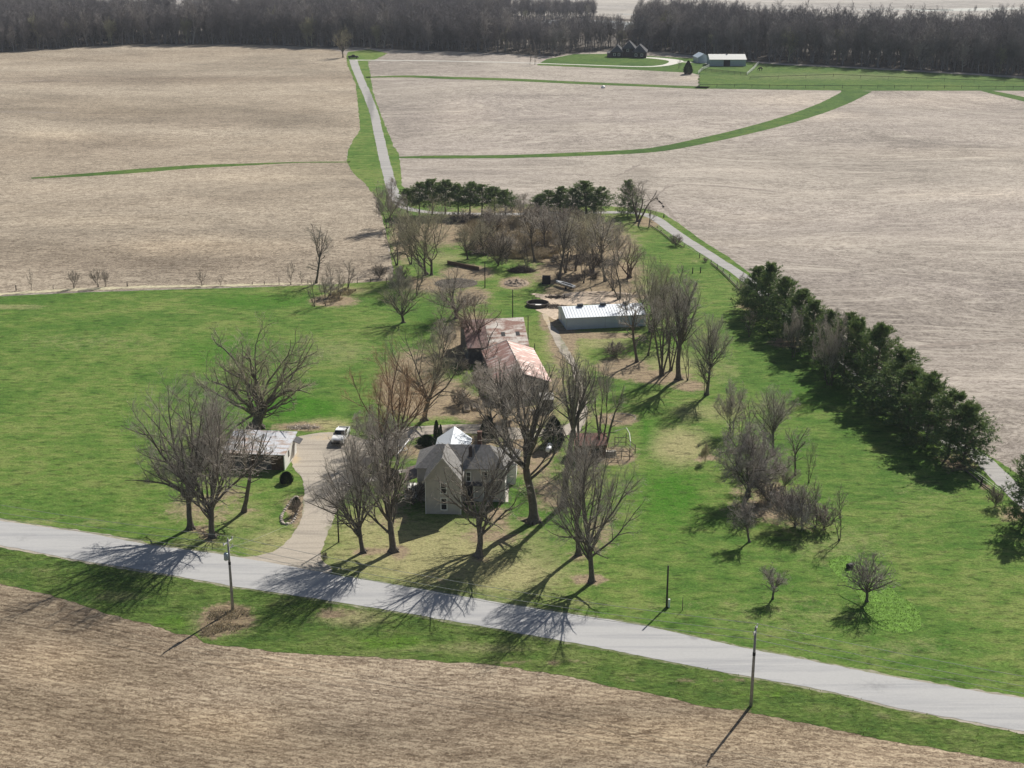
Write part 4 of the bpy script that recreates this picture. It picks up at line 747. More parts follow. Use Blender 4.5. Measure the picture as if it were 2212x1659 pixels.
def cone(seed, H, W, dens, mat, shape=(0.7, 1, .8, .45, .02), L=.22, Wd=.07, jag=0.12):
    rs = np.random.RandomState(seed); n = int(dens); z = rs.rand(n) ** 1.0; r = np.interp(z, [0, .2, .5, .8, 1], shape) * W / 2 * (0.55 + .45 * rs.rand(n) ** .4) * (1 + rs.normal(0, jag, n)); a = rs.rand(n) * 6.283
    C = np.stack([r * np.cos(a), r * np.sin(a), z * H * .97 + .05], 1); D = norm(np.stack([np.cos(a), np.sin(a), np.full(n, .7)], 1)); v, q = blades(rs, C, D, 5, L, Wd, .55)
    P0 = np.array([[[0, 0, 0], [0, 0, H * .5], [0, 0, H * .9]]], float); pb = [(*tubes_np(P0, np.array([[.12, .08, .02]]), 6), 0)]
    return dict(trunk=np_mesh('cone_trunk', pb, [M['bark_dark']]), crown=np_mesh('cone_crown', [(v, q, 0)], [M[mat]], False), H=v[:, 2].max(), W=W * 1.05)
PROTO['spruce'] = cone(301, 5, 3.4, 3800, 'needle_d'); PROTO['arbor'] = cone(302, 3.4, 1.0, 1500, 'ever', (0.8, 1, .8, .5, .04), .16, .05, .05)
PROTO['bush'] = cone(303, 2, 3.0, 2600, 'needle_d', (.85, 1, .95, .7, .25), .2, .06, .1); PROTO['juniper'] = cone(304, 1.4, 2.6, 2000, 'ever', (.9, 1, .85, .6, .1), .3, .06, .25)
PROTO['catkin'] = cone(305, 5, 2.2, 700, 'catkin', (.5, 1, 1, .6, .1), .16, .04, .2)
BP = [(880, 466, 405, 50), (906, 465, 390, 60), (934, 464, 384, 62), (962, 464, 385, 64), (990, 465, 395, 56), (1015, 465, 390, 60), (1041, 464, 396, 60), (1069, 464, 400, 58), (1092, 466, 408, 52)]
ORD = ['first', 'second', 'third', 'fourth', 'fifth', 'sixth', 'seventh', 'eighth', 'ninth', 'tenth', 'eleventh', 'twelfth', 'thirteenth', 'fourteenth']
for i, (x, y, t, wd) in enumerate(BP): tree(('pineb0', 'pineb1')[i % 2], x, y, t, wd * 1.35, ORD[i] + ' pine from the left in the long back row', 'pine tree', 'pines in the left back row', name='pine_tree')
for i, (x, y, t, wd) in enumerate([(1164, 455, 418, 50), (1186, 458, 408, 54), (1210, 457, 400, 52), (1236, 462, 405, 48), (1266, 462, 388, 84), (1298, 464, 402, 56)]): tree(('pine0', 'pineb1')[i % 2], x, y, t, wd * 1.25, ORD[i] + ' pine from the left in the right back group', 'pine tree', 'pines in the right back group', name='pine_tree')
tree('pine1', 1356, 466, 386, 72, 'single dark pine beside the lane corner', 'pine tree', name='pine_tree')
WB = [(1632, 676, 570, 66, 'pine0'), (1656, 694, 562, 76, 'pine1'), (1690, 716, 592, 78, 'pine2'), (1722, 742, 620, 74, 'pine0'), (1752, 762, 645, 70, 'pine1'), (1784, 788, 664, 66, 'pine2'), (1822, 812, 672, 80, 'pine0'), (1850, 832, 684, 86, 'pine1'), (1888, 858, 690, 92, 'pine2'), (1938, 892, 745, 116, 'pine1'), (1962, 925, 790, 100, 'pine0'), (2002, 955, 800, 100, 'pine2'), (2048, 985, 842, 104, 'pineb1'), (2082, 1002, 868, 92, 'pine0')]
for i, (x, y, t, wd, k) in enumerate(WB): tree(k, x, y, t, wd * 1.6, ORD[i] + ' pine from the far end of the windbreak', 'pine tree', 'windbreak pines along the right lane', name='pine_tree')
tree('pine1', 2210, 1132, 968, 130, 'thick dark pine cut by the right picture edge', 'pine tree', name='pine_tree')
tree('spruce', 1195, 962, 896, 50, 'dark cone shaped spruce beside the white tank', 'spruce', name='spruce_tree'); tree('spruce', 1054, 946, 896, 36, 'dark narrow spruce behind the farmhouse chimney', 'spruce', name='spruce_tree')
tree('spruce', 1486, 160, 130, 20, 'dark cone shaped pine beside the far barn', 'spruce', name='spruce_tree')
tree('arbor', 943, 948, 907, 13, 'taller dark arborvitae behind the farmhouse', 'arborvitae', name='arborvitae'); tree('arbor', 952, 944, 916, 8, 'shorter dark arborvitae tight beside the taller one', 'arborvitae', name='arborvitae')
tree('juniper', 922, 960, 938, 34, 'low green juniper left of the white roofed addition', 'shrub', name='shrub'); tree('juniper', 942, 966, 944, 30, 'low green juniper against the farmhouse roof edge', 'shrub', name='shrub')
tree('bush', 845, 1048, 1012, 46, 'large dark rounded evergreen bush beside the walk', 'shrub', name='shrub'); tree('bush', 619, 1043, 1018, 28, 'round dark bush at the front corner of the garage', 'shrub', name='shrub')
tree('juniper', 640, 1092, 1072, 16, 'small green plant in the flower bed', 'shrub', name='shrub'); tree('catkin', 1068, 478, 424, 22, 'pale yellow green budding tree before the back pines', 'tree', name='budding_tree')
print('evergreens done')

# ------------------------------------------------------------------ far woods
def forest_proto(seed, H, W, ms, tr=0.36):
    b, s_, _ = bare_tree(seed, H=H, W=W, trunk=tr, limbs=16, spread=30, r0=0.26, low=0.25, n2=7, n3=6, n4=5, n5=0, crown_low=0.10, twig=0.036, upper=1.1)
    P = [(*tubes_np(p, r * (1.0 if sd_ > 4 else 1.25), min(sd_, 5) if sd_ > 4 else 3), 0) for p, r, sd_ in b + s_]
    return np_mesh('forest_tree_mesh', P, [M[ms]])
FP = [forest_proto(401, 22, 10, 'wood_far'), forest_proto(402, 23, 9, 'wood_far'), forest_proto(403, 20, 11, 'wood_far'), forest_proto(404, 22, 10, 'wood_far_b', .3), forest_proto(405, 18, 9, 'wood_far_c', .3)]
rs = np.random.RandomState(77)
FRONT = [(-260, 122), (-100, 118), (0, 114), (60, 110), (150, 103), (300, 96), (450, 96), (600, 98), (712, 104), (740, 100), (800, 104), (900, 110), (1000, 112), (1100, 116), (1200, 122), (1245, 114), (1330, 108), (1400, 112), (1440, 112), (1480, 118), (1530, 122), (1600, 130), (1700, 137), (1800, 142), (1950, 150), (2100, 158), (2212, 165), (2400, 178)]
def front_row(x): return np.interp(x, [p[0] for p in FRONT], [p[1] for p in FRONT])
def top_row(x): return np.interp(x, [-300, 0, 330, 400, 460, 700, 1000, 1090, 1100, 1375, 1385, 1500, 1620, 1800, 2000, 2212, 2400], [-8, -6, -2, 8, -4, -8, -8, 0, 34, 38, 8, 8, 18, 33, 37, 32, 32])
pts = []
sp_ = 5.3
for gx in np.arange(-360, 400, sp_):
    for gy in np.arange(640, 1080, sp_):
        X, Y = gx + rs.uniform(-2.4, 2.4), gy + rs.uniform(-2.4, 2.4); px, py = Pj(X, Y)
        if px < -240 or px > 2450 or py > front_row(px) - 1: continue
        tp = Pj(X, Y, 16 if 1090 < px < 1382 else 20)[1]
        if tp < top_row(px): continue
        pts.append((X, Y, px))
for x, y in ((15, 0), ):
    for gx in np.arange(-20, 90, 5):       # second block beyond the river
        for gy in np.arange(930, 1100, 5):
            X, Y = gx + rs.uniform(-2.4, 2.4), gy + rs.uniform(-2.4, 2.4); px, py = Pj(X, Y)
            if 1080 < px < 1285 and 26 < py < 46: pts.append((X, Y, px))
pts.sort(key=lambda p: p[1] * p[1] + p[0] * p[0])
# keep the edge row dense, individual trees are those nearest
print('forest trees', len(pts))
def fscale(px): return (0.80 if 1095 < px < 1380 else 1.05)
# the 300 that show largest stand in the front rows
order = sorted(range(len(pts)), key=lambda i: (front_row(pts[i][2]) - Pj(pts[i][0], pts[i][1])[1]) - 0.02 * abs(pts[i][2] - 1100) / 10)
front = set(order[:300])
for i in order[:300]:
    X, Y, px = pts[i]; k = rs.choice([0, 1, 2, 3, 4], p=[.3, .27, .25, .13, .05]); o = bpy.data.objects.new('forest_tree', FP[k]); COL.objects.link(o)
    s_ = fscale(px) * rs.uniform(.6, 1.15); o.location = (X, Y, 0); o.scale = (s_ * rs.uniform(.85, 1.2),) * 2 + (s_,); o.rotation_euler = (0, 0, rs.uniform(0, 6.28))
    tag(o, 'bare grey tree at the front edge of the far woods', 'tree', 'trees at the edge of the far woods')
rest = [pts[i] for i in order[300:]]
me = bpy.data.meshes.new('woods'); me.from_pydata([(p[0], p[1], 0) for p in rest], [], [])
for nm, tp in (('sc', 'FLOAT'), ('rz', 'FLOAT'), ('pk', 'INT')): me.attributes.new(nm, tp, 'POINT')
me.attributes['sc'].data.foreach_set('value', np.array([fscale(p[2]) * rs.uniform(.72, 1.2) * (0.75 if p[1] > 925 and 1080 < p[2] < 1285 else 1) for p in rest], np.float32))
me.attributes['rz'].data.foreach_set('value', rs.uniform(0, 6.28, len(rest)).astype(np.float32))
me.attributes['pk'].data.foreach_set('value', rs.choice([0, 1, 2, 3, 4], size=len(rest), p=[.32, .28, .26, .10, .04]).astype(np.int32))
woods = link('woods', me); tag(woods, 'deep mass of bare grey trees behind the woods edge', 'woods', kind='stuff')
pc = bpy.data.collections.new('forest_protos')
for i, m_ in enumerate(FP): pc.objects.link(bpy.data.objects.new('proto_%d' % i, m_))
ng = bpy.data.node_groups.new('woods_scatter', 'GeometryNodeTree'); ng.interface.new_socket('Geometry', in_out='INPUT', socket_type='NodeSocketGeometry'); ng.interface.new_socket('Geometry', in_out='OUTPUT', socket_type='NodeSocketGeometry')
nd = ng.nodes; gi = nd.new('NodeGroupInput'); go = nd.new('NodeGroupOutput'); m2p = nd.new('GeometryNodeMeshToPoints'); iop = nd.new('GeometryNodeInstanceOnPoints'); ci = nd.new('GeometryNodeCollectionInfo')
ci.inputs[0].default_value = pc; ci.inputs['Separate Children'].default_value = True; ci.inputs['Reset Children'].default_value = True
def nattr(nm, dt):
    a = nd.new('GeometryNodeInputNamedAttribute'); a.data_type = dt; a.inputs[0].default_value = nm; return a.outputs[0]
ng.links.new(gi.outputs[0], m2p.inputs[0]); ng.links.new(m2p.outputs[0], iop.inputs['Points']); ng.links.new(ci.outputs[0], iop.inputs['Instance']); iop.inputs['Pick Instance'].default_value = True
ng.links.new(nattr('pk', 'INT'), iop.inputs['Instance Index']); ng.links.new(nattr('sc', 'FLOAT'), iop.inputs['Scale'])
cx_ = nd.new('ShaderNodeCombineXYZ'); ng.links.new(nattr('rz', 'FLOAT'), cx_.inputs[2]); ng.links.new(cx_.outputs[0], iop.inputs['Rotation']); ng.links.new(iop.outputs[0], go.inputs[0])
md = woods.modifiers.new('scatter', 'NODES'); md.node_group = ng
fl = [(x, y) for x, y in FRONT] + [(2400, 100), (1800, 88), (1400, 70), (1380, 66), (1100, 66), (1090, 40), (700, 35), (-260, 35)]
sheet('forest_floor', fl, 0.03, M['litter'], 0, None, 0.6, 41)
# river, flooded field, far bank
sheet('river', [(1050, 66), (1180, 60), (1240, 62), (1300, 64), (1420, 68), (1500, 66), (1900, 76), (2500, 92), (2500, 84), (1900, 68), (1500, 56), (1390, 50), (1300, 44), (1180, 43), (1080, 48)], 0.05, M['water'], 0, None, 0.8, 42)
sheet('far_field', [(-1500, 30), (1090, 33), (1275, 44), (1390, 50), (1500, 56), (1900, 68), (2500, 84), (4500, 110), (4500, -190), (-3000, -190)], 0.035, M['farfield'], 0, None, 0.5, 43)
for i, (a, wd) in enumerate([([(1850, 21), (1950, 20), (2060, 22)], [4, 10, 5]), ([(1980, 23), (2080, 21), (2200, 19), (2400, 20)], [14, 26, 24, 24]), ([(1655, 22), (1690, 23), (1720, 22)], [2, 7, 2]), ([(1335, 30), (1360, 31), (1380, 31)], [2, 5, 3]), ([(1500, 18), (1530, 20), (1560, 20)], [2, 4, 2]), ([(290, 5), (330, 8), (380, 9)], [2, 6, 3]), ([(1780, 32), (1900, 34), (2080, 34)], [3, 6, 6])]):
    strip_px('flood_water', a, M['water'], 0.07, wd, 50 + i, jit=0.5)
sheet('far_hedge_floor', [(1240, 38), (1275, 33), (1310, 36), (1380, 44), (1380, 47), (1280, 43)], 0.06, M['litter'], 0, None, 0.5, 44)

# ------------------------------------------------------------------ farmhouse
def window(parent, x, z0, wd, h, y=0.0, facing='front', sash=True):
    """window on a wall plane at y (front, looking -y) or at x (side)"""
    f = MB(); t = 0.14
    def bx(a0, a1, b0, b1, d0, d1, mb):
        if facing == 'front': mb.box(a0, a1, y - d1, y - d0, b0, b1)
        else: mb.box(y + d0, y + d1, a0, a1, b0, b1)
    bx(x - wd/2 - t, x - wd/2, z0 - t, z0 + h + t, 0.0, 0.06, f); bx(x + wd/2, x + wd/2 + t, z0 - t, z0 + h + t, 0.0, 0.06, f)
    bx(x - wd/2, x + wd/2, z0 + h, z0 + h + t, 0.0, 0.058, f); bx(x - wd/2, x + wd/2, z0 - t, z0, 0.0, 0.075, f)
    if sash: bx(x - wd/2, x + wd/2, z0 + h/2 - .03, z0 + h/2 + .03, 0.022, 0.045, f)
    w_ = f.build('window', M['trim'], parent); p = MB(); bx(x - wd/2 + .004, x + wd/2 - .004, z0 + .004, z0 + h - .004, 0.0, 0.02, p); p.build('pane', M['glass'], w_); return w_
o = G(920.4, 1110); H = empty('farmhouse', (o.x, o.y, 0), R(-2.5), 'grey two storey farmhouse with front gable wing and white roofed rear addition', 'house')
WL, WR, WY = 0.0, 4.95, 4.65; ML, MR, MY0, MY1 = -1.7, 11.0, 4.65, 11.3; EV = 5.3; WRZ = 8.75; MRZ = 7.6
wl = MB(); wl.prism([(WL, 0), (WR, 0), (WR, EV), ((WL + WR) / 2, WRZ - .25), (WL, EV)], 0.0, WY + 0.5)
wl.box(ML, WL - .002, MY0, MY1, 0, EV); wl.box(WR + .002, MR, MY0, MY1, 0, EV); wl.box(WL, WR, WY + .505, MY1, 0, EV); wl.build('wall', M['siding'], H)
rf = MB(); xm = (WL + WR) / 2; ov = 0.3
for sx, xe in ((-1, WL), (1, WR)): rf.slab([(xm, -ov, WRZ), (xm, 4.7, WRZ), (xm + 0, 8.0, MRZ), (xe + sx * .0, 6.6, 6.6), (xe + sx * ov, MY0 + .7, EV - .28), (xe + sx * ov, -ov, EV - .28)][0:2] + [(xe + sx * ov, 5.3, EV - .28), (xe + sx * ov, -ov, EV - .28)], .14)
rf.slab([(xm, 4.7, WRZ), (xm, 8.2, MRZ + .02), (WR + ov, 5.3, EV - .28)], .12); rf.slab([(xm, 4.7, WRZ), (xm, 8.2, MRZ + .02), (WL - ov, 5.3, EV - .28)], .12)
rL, rR = 1.0, MR - 2.4; ym = (MY0 + MY1) / 2; e0, e1, f0, f1 = ML - ov, MR + ov, MY0 - ov, MY1 + ov; ez = EV - .12
rf.slab([(rL, ym, MRZ), (rR, ym, MRZ), (e1, f0, ez), (e0, f0, ez)], .14); rf.slab([(rL, ym, MRZ), (rR, ym, MRZ), (e1, f1, ez), (e0, f1, ez)], .14)
rf.slab([(rR, ym, MRZ), (e1, f0, ez), (e1, f1, ez)], .14); rf.slab([(rL, ym, MRZ), (e0, f0, ez), (e0, f1, ez)], .14)
rfo = rf.build('roof', M['shingle'], H)
# side porches
pr = MB(); pr.slab([(ML - .02, 5.2, 3.5), (ML - .02, 10.6, 3.5), (ML - 2.1, 10.6, 2.75), (ML - 2.1, 5.2, 2.75)], .12); pr.build('porch_roof', M['shingle_red'], H)
ps = MB(); ps.box(ML - 2.0, ML - .02, 5.3, 10.5, 0, .3)
for y_ in (5.35, 7.9, 10.3): ps.box(ML - 2.0, ML - 1.86, y_, y_ + .14, .3, 2.72)
ps.build('porch', M['trim'], H)
sw = MB(); sw.box(7.4, 12.3, MY1 + .01, 17.6, 0, 3.1); sw.build('rear_wing', M['wall_white'], H)
sr = MB(); sr.slab([(9.8, 12.0, 4.35), (9.8, 15.6, 4.35), (12.6, 17.9, 3.05), (12.6, 11.4, 3.05)], .12); sr.slab([(9.8, 12.0, 4.35), (9.8, 15.6, 4.35), (7.1, 17.9, 3.05), (7.1, 11.4, 3.05)], .12); sr.slab([(9.8, 15.6, 4.35), (12.6, 17.9, 3.05), (7.1, 17.9, 3.05)], .12); sr.build('rear_wing_roof', M['shingle'], H)
ad = MB(); ad.prism([(0.2, 0), (4.9, 0), (4.9, 4.1), (2.55, 5.75), (.2, 4.1)], MY1 + .02, 19.2); ad.build('addition', M['wall_white'], H)
ar = MB(); ar.slab([(2.55, MY1 + .03, 6.0), (2.55, 19.6, 6.0), (5.25, 19.6, 4.05), (5.25, MY1 + .03, 4.05)], .1); ar.slab([(2.55, MY1 + .03, 6.0), (2.55, 19.6, 6.0), (-.15, 19.6, 4.05), (-.15, MY1 + .03, 4.05)], .1); ar.build('addition_roof', M['tin_white'], H)
ch = MB(); ch.box(6.85, 7.45, 8.0, 8.6, 5.5, 9.4); ch.box(6.78, 7.52, 7.93, 8.67, 9.4, 9.55); c_ = ch.build('chimney', M['brick'], H)
ch = MB(); ch.box(5.7, 6.2, 6.1, 6.6, 5.8, 7.9); ch.build('chimney', M['brickdk'], H)  # dark block standing in for the chimney's shadow on the roof
window(H, 2.55, 3.25, .72, 1.45); window(H, 2.58, .75, .72, 1.65); window(H, 8.3, .85, .65, 1.55, MY0); window(H, 8.1, 3.45, .75, 1.3, MY0); window(H, 5.75, 3.25, .5, 1.3, MY0)
window(H, 6.6, .9, .75, 1.4, MR, 'side'); window(H, 8.9, 3.4, .7, 1.3, MR, 'side')
dr = MB(); dr.box(5.35, 6.45, MY0 - .05, MY0, .45, 2.75); d_ = dr.build('door', M['black'], H)
df = MB(); df.box(5.2, 5.34, MY0 - .07, MY0, .4, 2.9); df.box(6.46, 6.6, MY0 - .07, MY0, .4, 2.9); df.box(5.34, 6.46, MY0 - .068, MY0, 2.76, 2.9); df.build('frame', M['trim'], d_)
pp = MB(); pp.slab([(WR + .08, MY0 - .02, 3.1), (9.2, MY0 - .02, 3.1), (9.2, MY0 - 1.1, 2.95), (WR + .08, MY0 - 1.1, 2.95)], .1); pp.build('awning', M['shingle_dark'], H)
cb = MB(); cb.box(WR - .02, WR + .07, -.07, .02, 0, EV - .1); cb.box(WL - .07, WL + .02, -.07, .02, 0, EV - .1); cb.box(MR - .02, MR + .06, MY0 - .07, MY0 + .02, 0, EV); cb.build('corner_trim', M['trim'], H)
sp2 = MB(); sp2.box(5.3, 6.5, MY0 - 1.0, MY0 - .06, 0, .4); sp2.box(5.3, 6.5, MY0 - 1.35, MY0 - 1.01, 0, .2); sp2.build('steps', M['brickdk'], H)
rd = MB(); rd.beam((xm, -.42, WRZ - .1), (WR + .42, -.42, EV - .42), .06, .22); rd.beam((xm, -.42, WRZ - .1), (WL - .42, -.42, EV - .42), .06, .22); rd.build('rake_board', M['siding'], H)

# garage
o = G(615.7, 1016.4); g = empty('garage', (o.x, o.y, 0), R(-5.76), 'long open fronted garage with pale tin roof, rust patched, and white gable wall', 'garage')
gp = [(0, 0), (7.4, 0), (7.4, 3.38), (0, 2.62)]
b = MB(); b.prismx(gp, -.14, 0); b.build('side_wall', M['wall_white'], g)
b = MB(); b.prismx(gp, -9.6, -9.46); b.build('side_wall', M['wall_white'], g)
MB().box(-9.45, -.15, 7.26, 7.4, 0, 3.3).build('back_wall', M['barn_brown'], g); MB().box(-9.45, -.15, .05, .16, 0, 2.60).build('front_wall', M['barn_brown'], g)
for x in (-6.5, -3.4): MB().box(x - 1.3, x + 1.3, .0, .045, 0, 2.2).build('sliding_door', M['barn_dark'], g)
b = MB(); b.slab([(-9.9, 7.65, 3.52), (.22, 7.65, 3.52), (.22, -.4, 2.70), (-9.9, -.4, 2.70)], .08); gr_ = b.build('roof', M['tin_garage'], g)
b = MB()
for i in range(13):
    x = -9.5 + i * .78; b.beam((x, 7.6, 3.53), (x, -.35, 2.72), .03, .03)
b.build('roof_rib', M['tin_garage'], gr_)
b = MB(); b.box(.0, .06, 5.0, 6.0, .05, 2.1); b.build('door', M['siding'], g)
b = MB(); b.box(.005, .05, 2.2, 2.9, 1.3, 2.3); b.build('window', M['glass'], g)
b = MB(); b.slab([(.02, 5.4, 2.75), (.02, 7.6, 2.75), (1.1, 7.6, 2.35), (1.1, 5.4, 2.35)], .08); b.build('lean_roof', M['shingle_dark'], g)

# barn
B = empty('barn', (2.0, 234.4, 0), R(8.5), 'long rusty tin roofed barn of two joined sections', 'barn')
hw = 4.5; ln = 19.5
b = MB(); b.prism([(-hw, 0), (hw, 0), (hw, 3.0), (0, 4.6), (-hw, 3.0)], 0, ln + 1.0); b.build('wall', M['barn_dark'], B)
b = MB(); b.slab([(0, -.35, 4.8), (0, ln, 4.8), (hw + .45, ln, 3.05), (hw + .45, -.35, 3.05)], .07); b.build('right_roof', M['rust_b'], B)
b = MB(); b.slab([(0, -.35, 4.8), (0, ln, 4.8), (-hw - .45, ln, 3.05), (-hw - .45, -.35, 3.05)], .07); b.build('left_roof', M['rust_b'], B)
b = MB(); b.beam((0, -.38, 4.84), (0, ln, 4.84), .18, .06); b.build('ridge_cap', M['rust_a'], B)
b = MB(); b.prismx([(21.0, 0), (33.6, 0), (33.6, 3.3), (27.5, 6.5), (21.0, 3.3)], -7.2, 3.9); b.build('rear_wall', M['barn_dark'], B)
b = MB(); b.slab([(-3.3, 27.5, 6.82), (4.3, 27.5, 6.82), (4.3, 20.3, 3.35), (-3.3, 20.3, 3.35)], .07); b.slab([(-7.5, 27.5, 6.80), (4.3, 27.5, 6.80), (4.3, 34.2, 3.4), (-7.5, 34.2, 3.4)], .07); b.build('rear_roof', M['rust_a'], B)
b = MB(); b.slab([(-7.5, 27.5, 6.78), (-3.31, 27.5, 6.78), (-3.31, 20.3, 3.31), (-7.5, 20.3, 3.31)], .07); b.build('rear_left_roof', M['tin_maroon'], B)
for x0 in (-.6, 2.2):
    z0, z1 = 3.35 + 3.47 * (2.6 / 7.2) + .03, 3.35 + 3.47 * (3.6 / 7.2) + .03
    MB().add([(x0, 22.9, z0), (x0 + .75, 22.9, z0), (x0 + .75, 23.9, z1), (x0, 23.9, z1)], [(0, 1, 2, 3)]).build('roof_hole', M['black'], B)
b = MB(); b.box(-2.0, 1.2, -.05, -.002, 0, 2.6); b.build('door', M['oldwood'], B)
# small grey shed at barn corner
o = G(1169, 888); s1 = empty('shed', (o.x, o.y, 0), R(4), 'small grey shed with pale roof beside the barn front corner', 'shed')
b = MB(); b.box(0, 2.1, 0, 2.2, 0, 2.1); b.build('wall', M['barn_dark'], s1); b = MB(); b.slab([(-.15, 2.35, 2.55), (2.25, 2.35, 2.55), (2.25, -.2, 2.12), (-.15, -.2, 2.12)], .08); b.build('roof', M['concrete'], s1)
b = MB(); b.box(.5, 1.3, -.04, -.002, 0, 1.9); b.build('door', M['oldwood'], s1)

# white pole building
o = G(1223.6, 712.8); Pb = empty('pole_building', (o.x, o.y, 0), R(9.6), 'long white metal pole building with ribbed roof and three dark ridge vents', 'building')
L, Wd, e_, r_ = 16.6, 8.3, 2.55, 3.75
b = MB(); b.prismx([(0, 0), (Wd, 0), (Wd, e_), (Wd / 2, r_ - .06), (0, e_)], 0, L); b.build('wall', M['wall_metal'], Pb)
b = MB(); b.slab([(-.2, Wd / 2, r_), (L + .2, Wd / 2, r_), (L + .2, -.25, e_), (-.2, -.25, e_)], .07); b.slab([(-.2, Wd / 2, r_), (L + .2, Wd / 2, r_), (L + .2, Wd + .25, e_), (-.2, Wd + .25, e_)], .07)
rb = b.build('roof', M['tin_white'], Pb)
b = MB()
for i in range(int(L / .6)):
    x = .2 + i * .6; b.beam((x, Wd / 2 - .05, r_ + .02), (x, -.22, e_ + .03), .045, .05)
b.build('roof_rib', M['tin_white'], rb)
for x in (3.1, 7.9, 12.7): MB().box(x, x + 1.15, Wd / 2 - .35, Wd / 2 + .35, r_ - .05, r_ + .42).build('ridge_vent', M['shingle_dark'], Pb)
b = MB(); b.box(-.03, .05, -.03, .05, 0, e_); b.box(8.0, 8.09, -.03, -.002, .1, e_ - .1); b.box(-.05, -.002, 5.2, 6.2, .05, 2.0); b.build('door_track', M['galv'], Pb)
b = MB(); b.box(0.2, 7.9, -.05, -.003, e_ - .2, e_ - .12); b.build('door_rail', M['wall_metal'], Pb)

# red roofed shed
o = G(1243, 991); s2 = empty('shed', (o.x, o.y, 0), R(1.5), 'little shed with faded red roof beside the wooden pen', 'shed')
b = MB(); b.prismx([(0, 0), (3.6, 0), (3.6, 2.3), (1.8, 3.45), (0, 2.3)], 0, 4.7); b.build('wall', M['barn_brown'], s2)
b = MB(); b.slab([(-.2, 1.8, 3.62), (4.95, 1.8, 3.62), (4.95, -.3, 2.3), (-.2, -.3, 2.3)], .07); b.slab([(-.2, 1.8, 3.62), (4.95, 1.8, 3.62), (4.95, 3.9, 2.3), (-.2, 3.9, 2.3)], .07); b.build('roof', M['red_roof'], s2)
b = MB(); b.box(1.2, 2.1, -.04, -.002, 0, 1.9); b.build('door', M['oldwood'], s2); b = MB(); b.box(3.0, 3.7, -.04, -.002, 1.0, 1.7); b.build('window', M['glass'], s2)
# pen
pen = empty('animal_pen', G(1312, 990), 0, 'wooden post and rail pen with white bent pipe beside the red shed', 'pen'); c0 = G(1312, 990)
def pl(x, y): v = G(x, y); return Vector((v.x - c0.x, v.y - c0.y, 0))
corn = [pl(1312, 990), pl(1328, 992), pl(1342, 992), pl(1360, 994), pl(1372, 980), pl(1352, 962), pl(1328, 962)]
for i, p in enumerate(corn): MB().tube([(p.x, p.y, 0), (p.x, p.y, 2.1 if i in (3, 5) else 1.5)], .07, 6).build('post', M['oldwood'], pen)
b = MB()
for i in range(len(corn) - 1):
    for z in (.55, 1.35): b.beam((corn[i].x, corn[i].y, z), (corn[i + 1].x, corn[i + 1].y, z), .05, .1)
b.build('rail', M['oldwood'], pen)
pk = [corn[3] + Vector((0, 0, 2.0)), corn[3] + Vector((.1, .6, 2.9)), corn[5].lerp(corn[3], .5) + Vector((.2, 0, 3.3)), corn[5] + Vector((0, 0, 3.0)), corn[6] + Vector((0, 0, 2.4))]
MB().tube(pk, .05, 6).build('bent_pipe', M['trim'], pen)
tag(MB().box(-.8, .8, -.4, .4, 0, .8).build('feed_trough', M['concrete'], None, bevel=.05), 'cream box shaped trough inside the pen', 'trough').location = G(1319, 984)

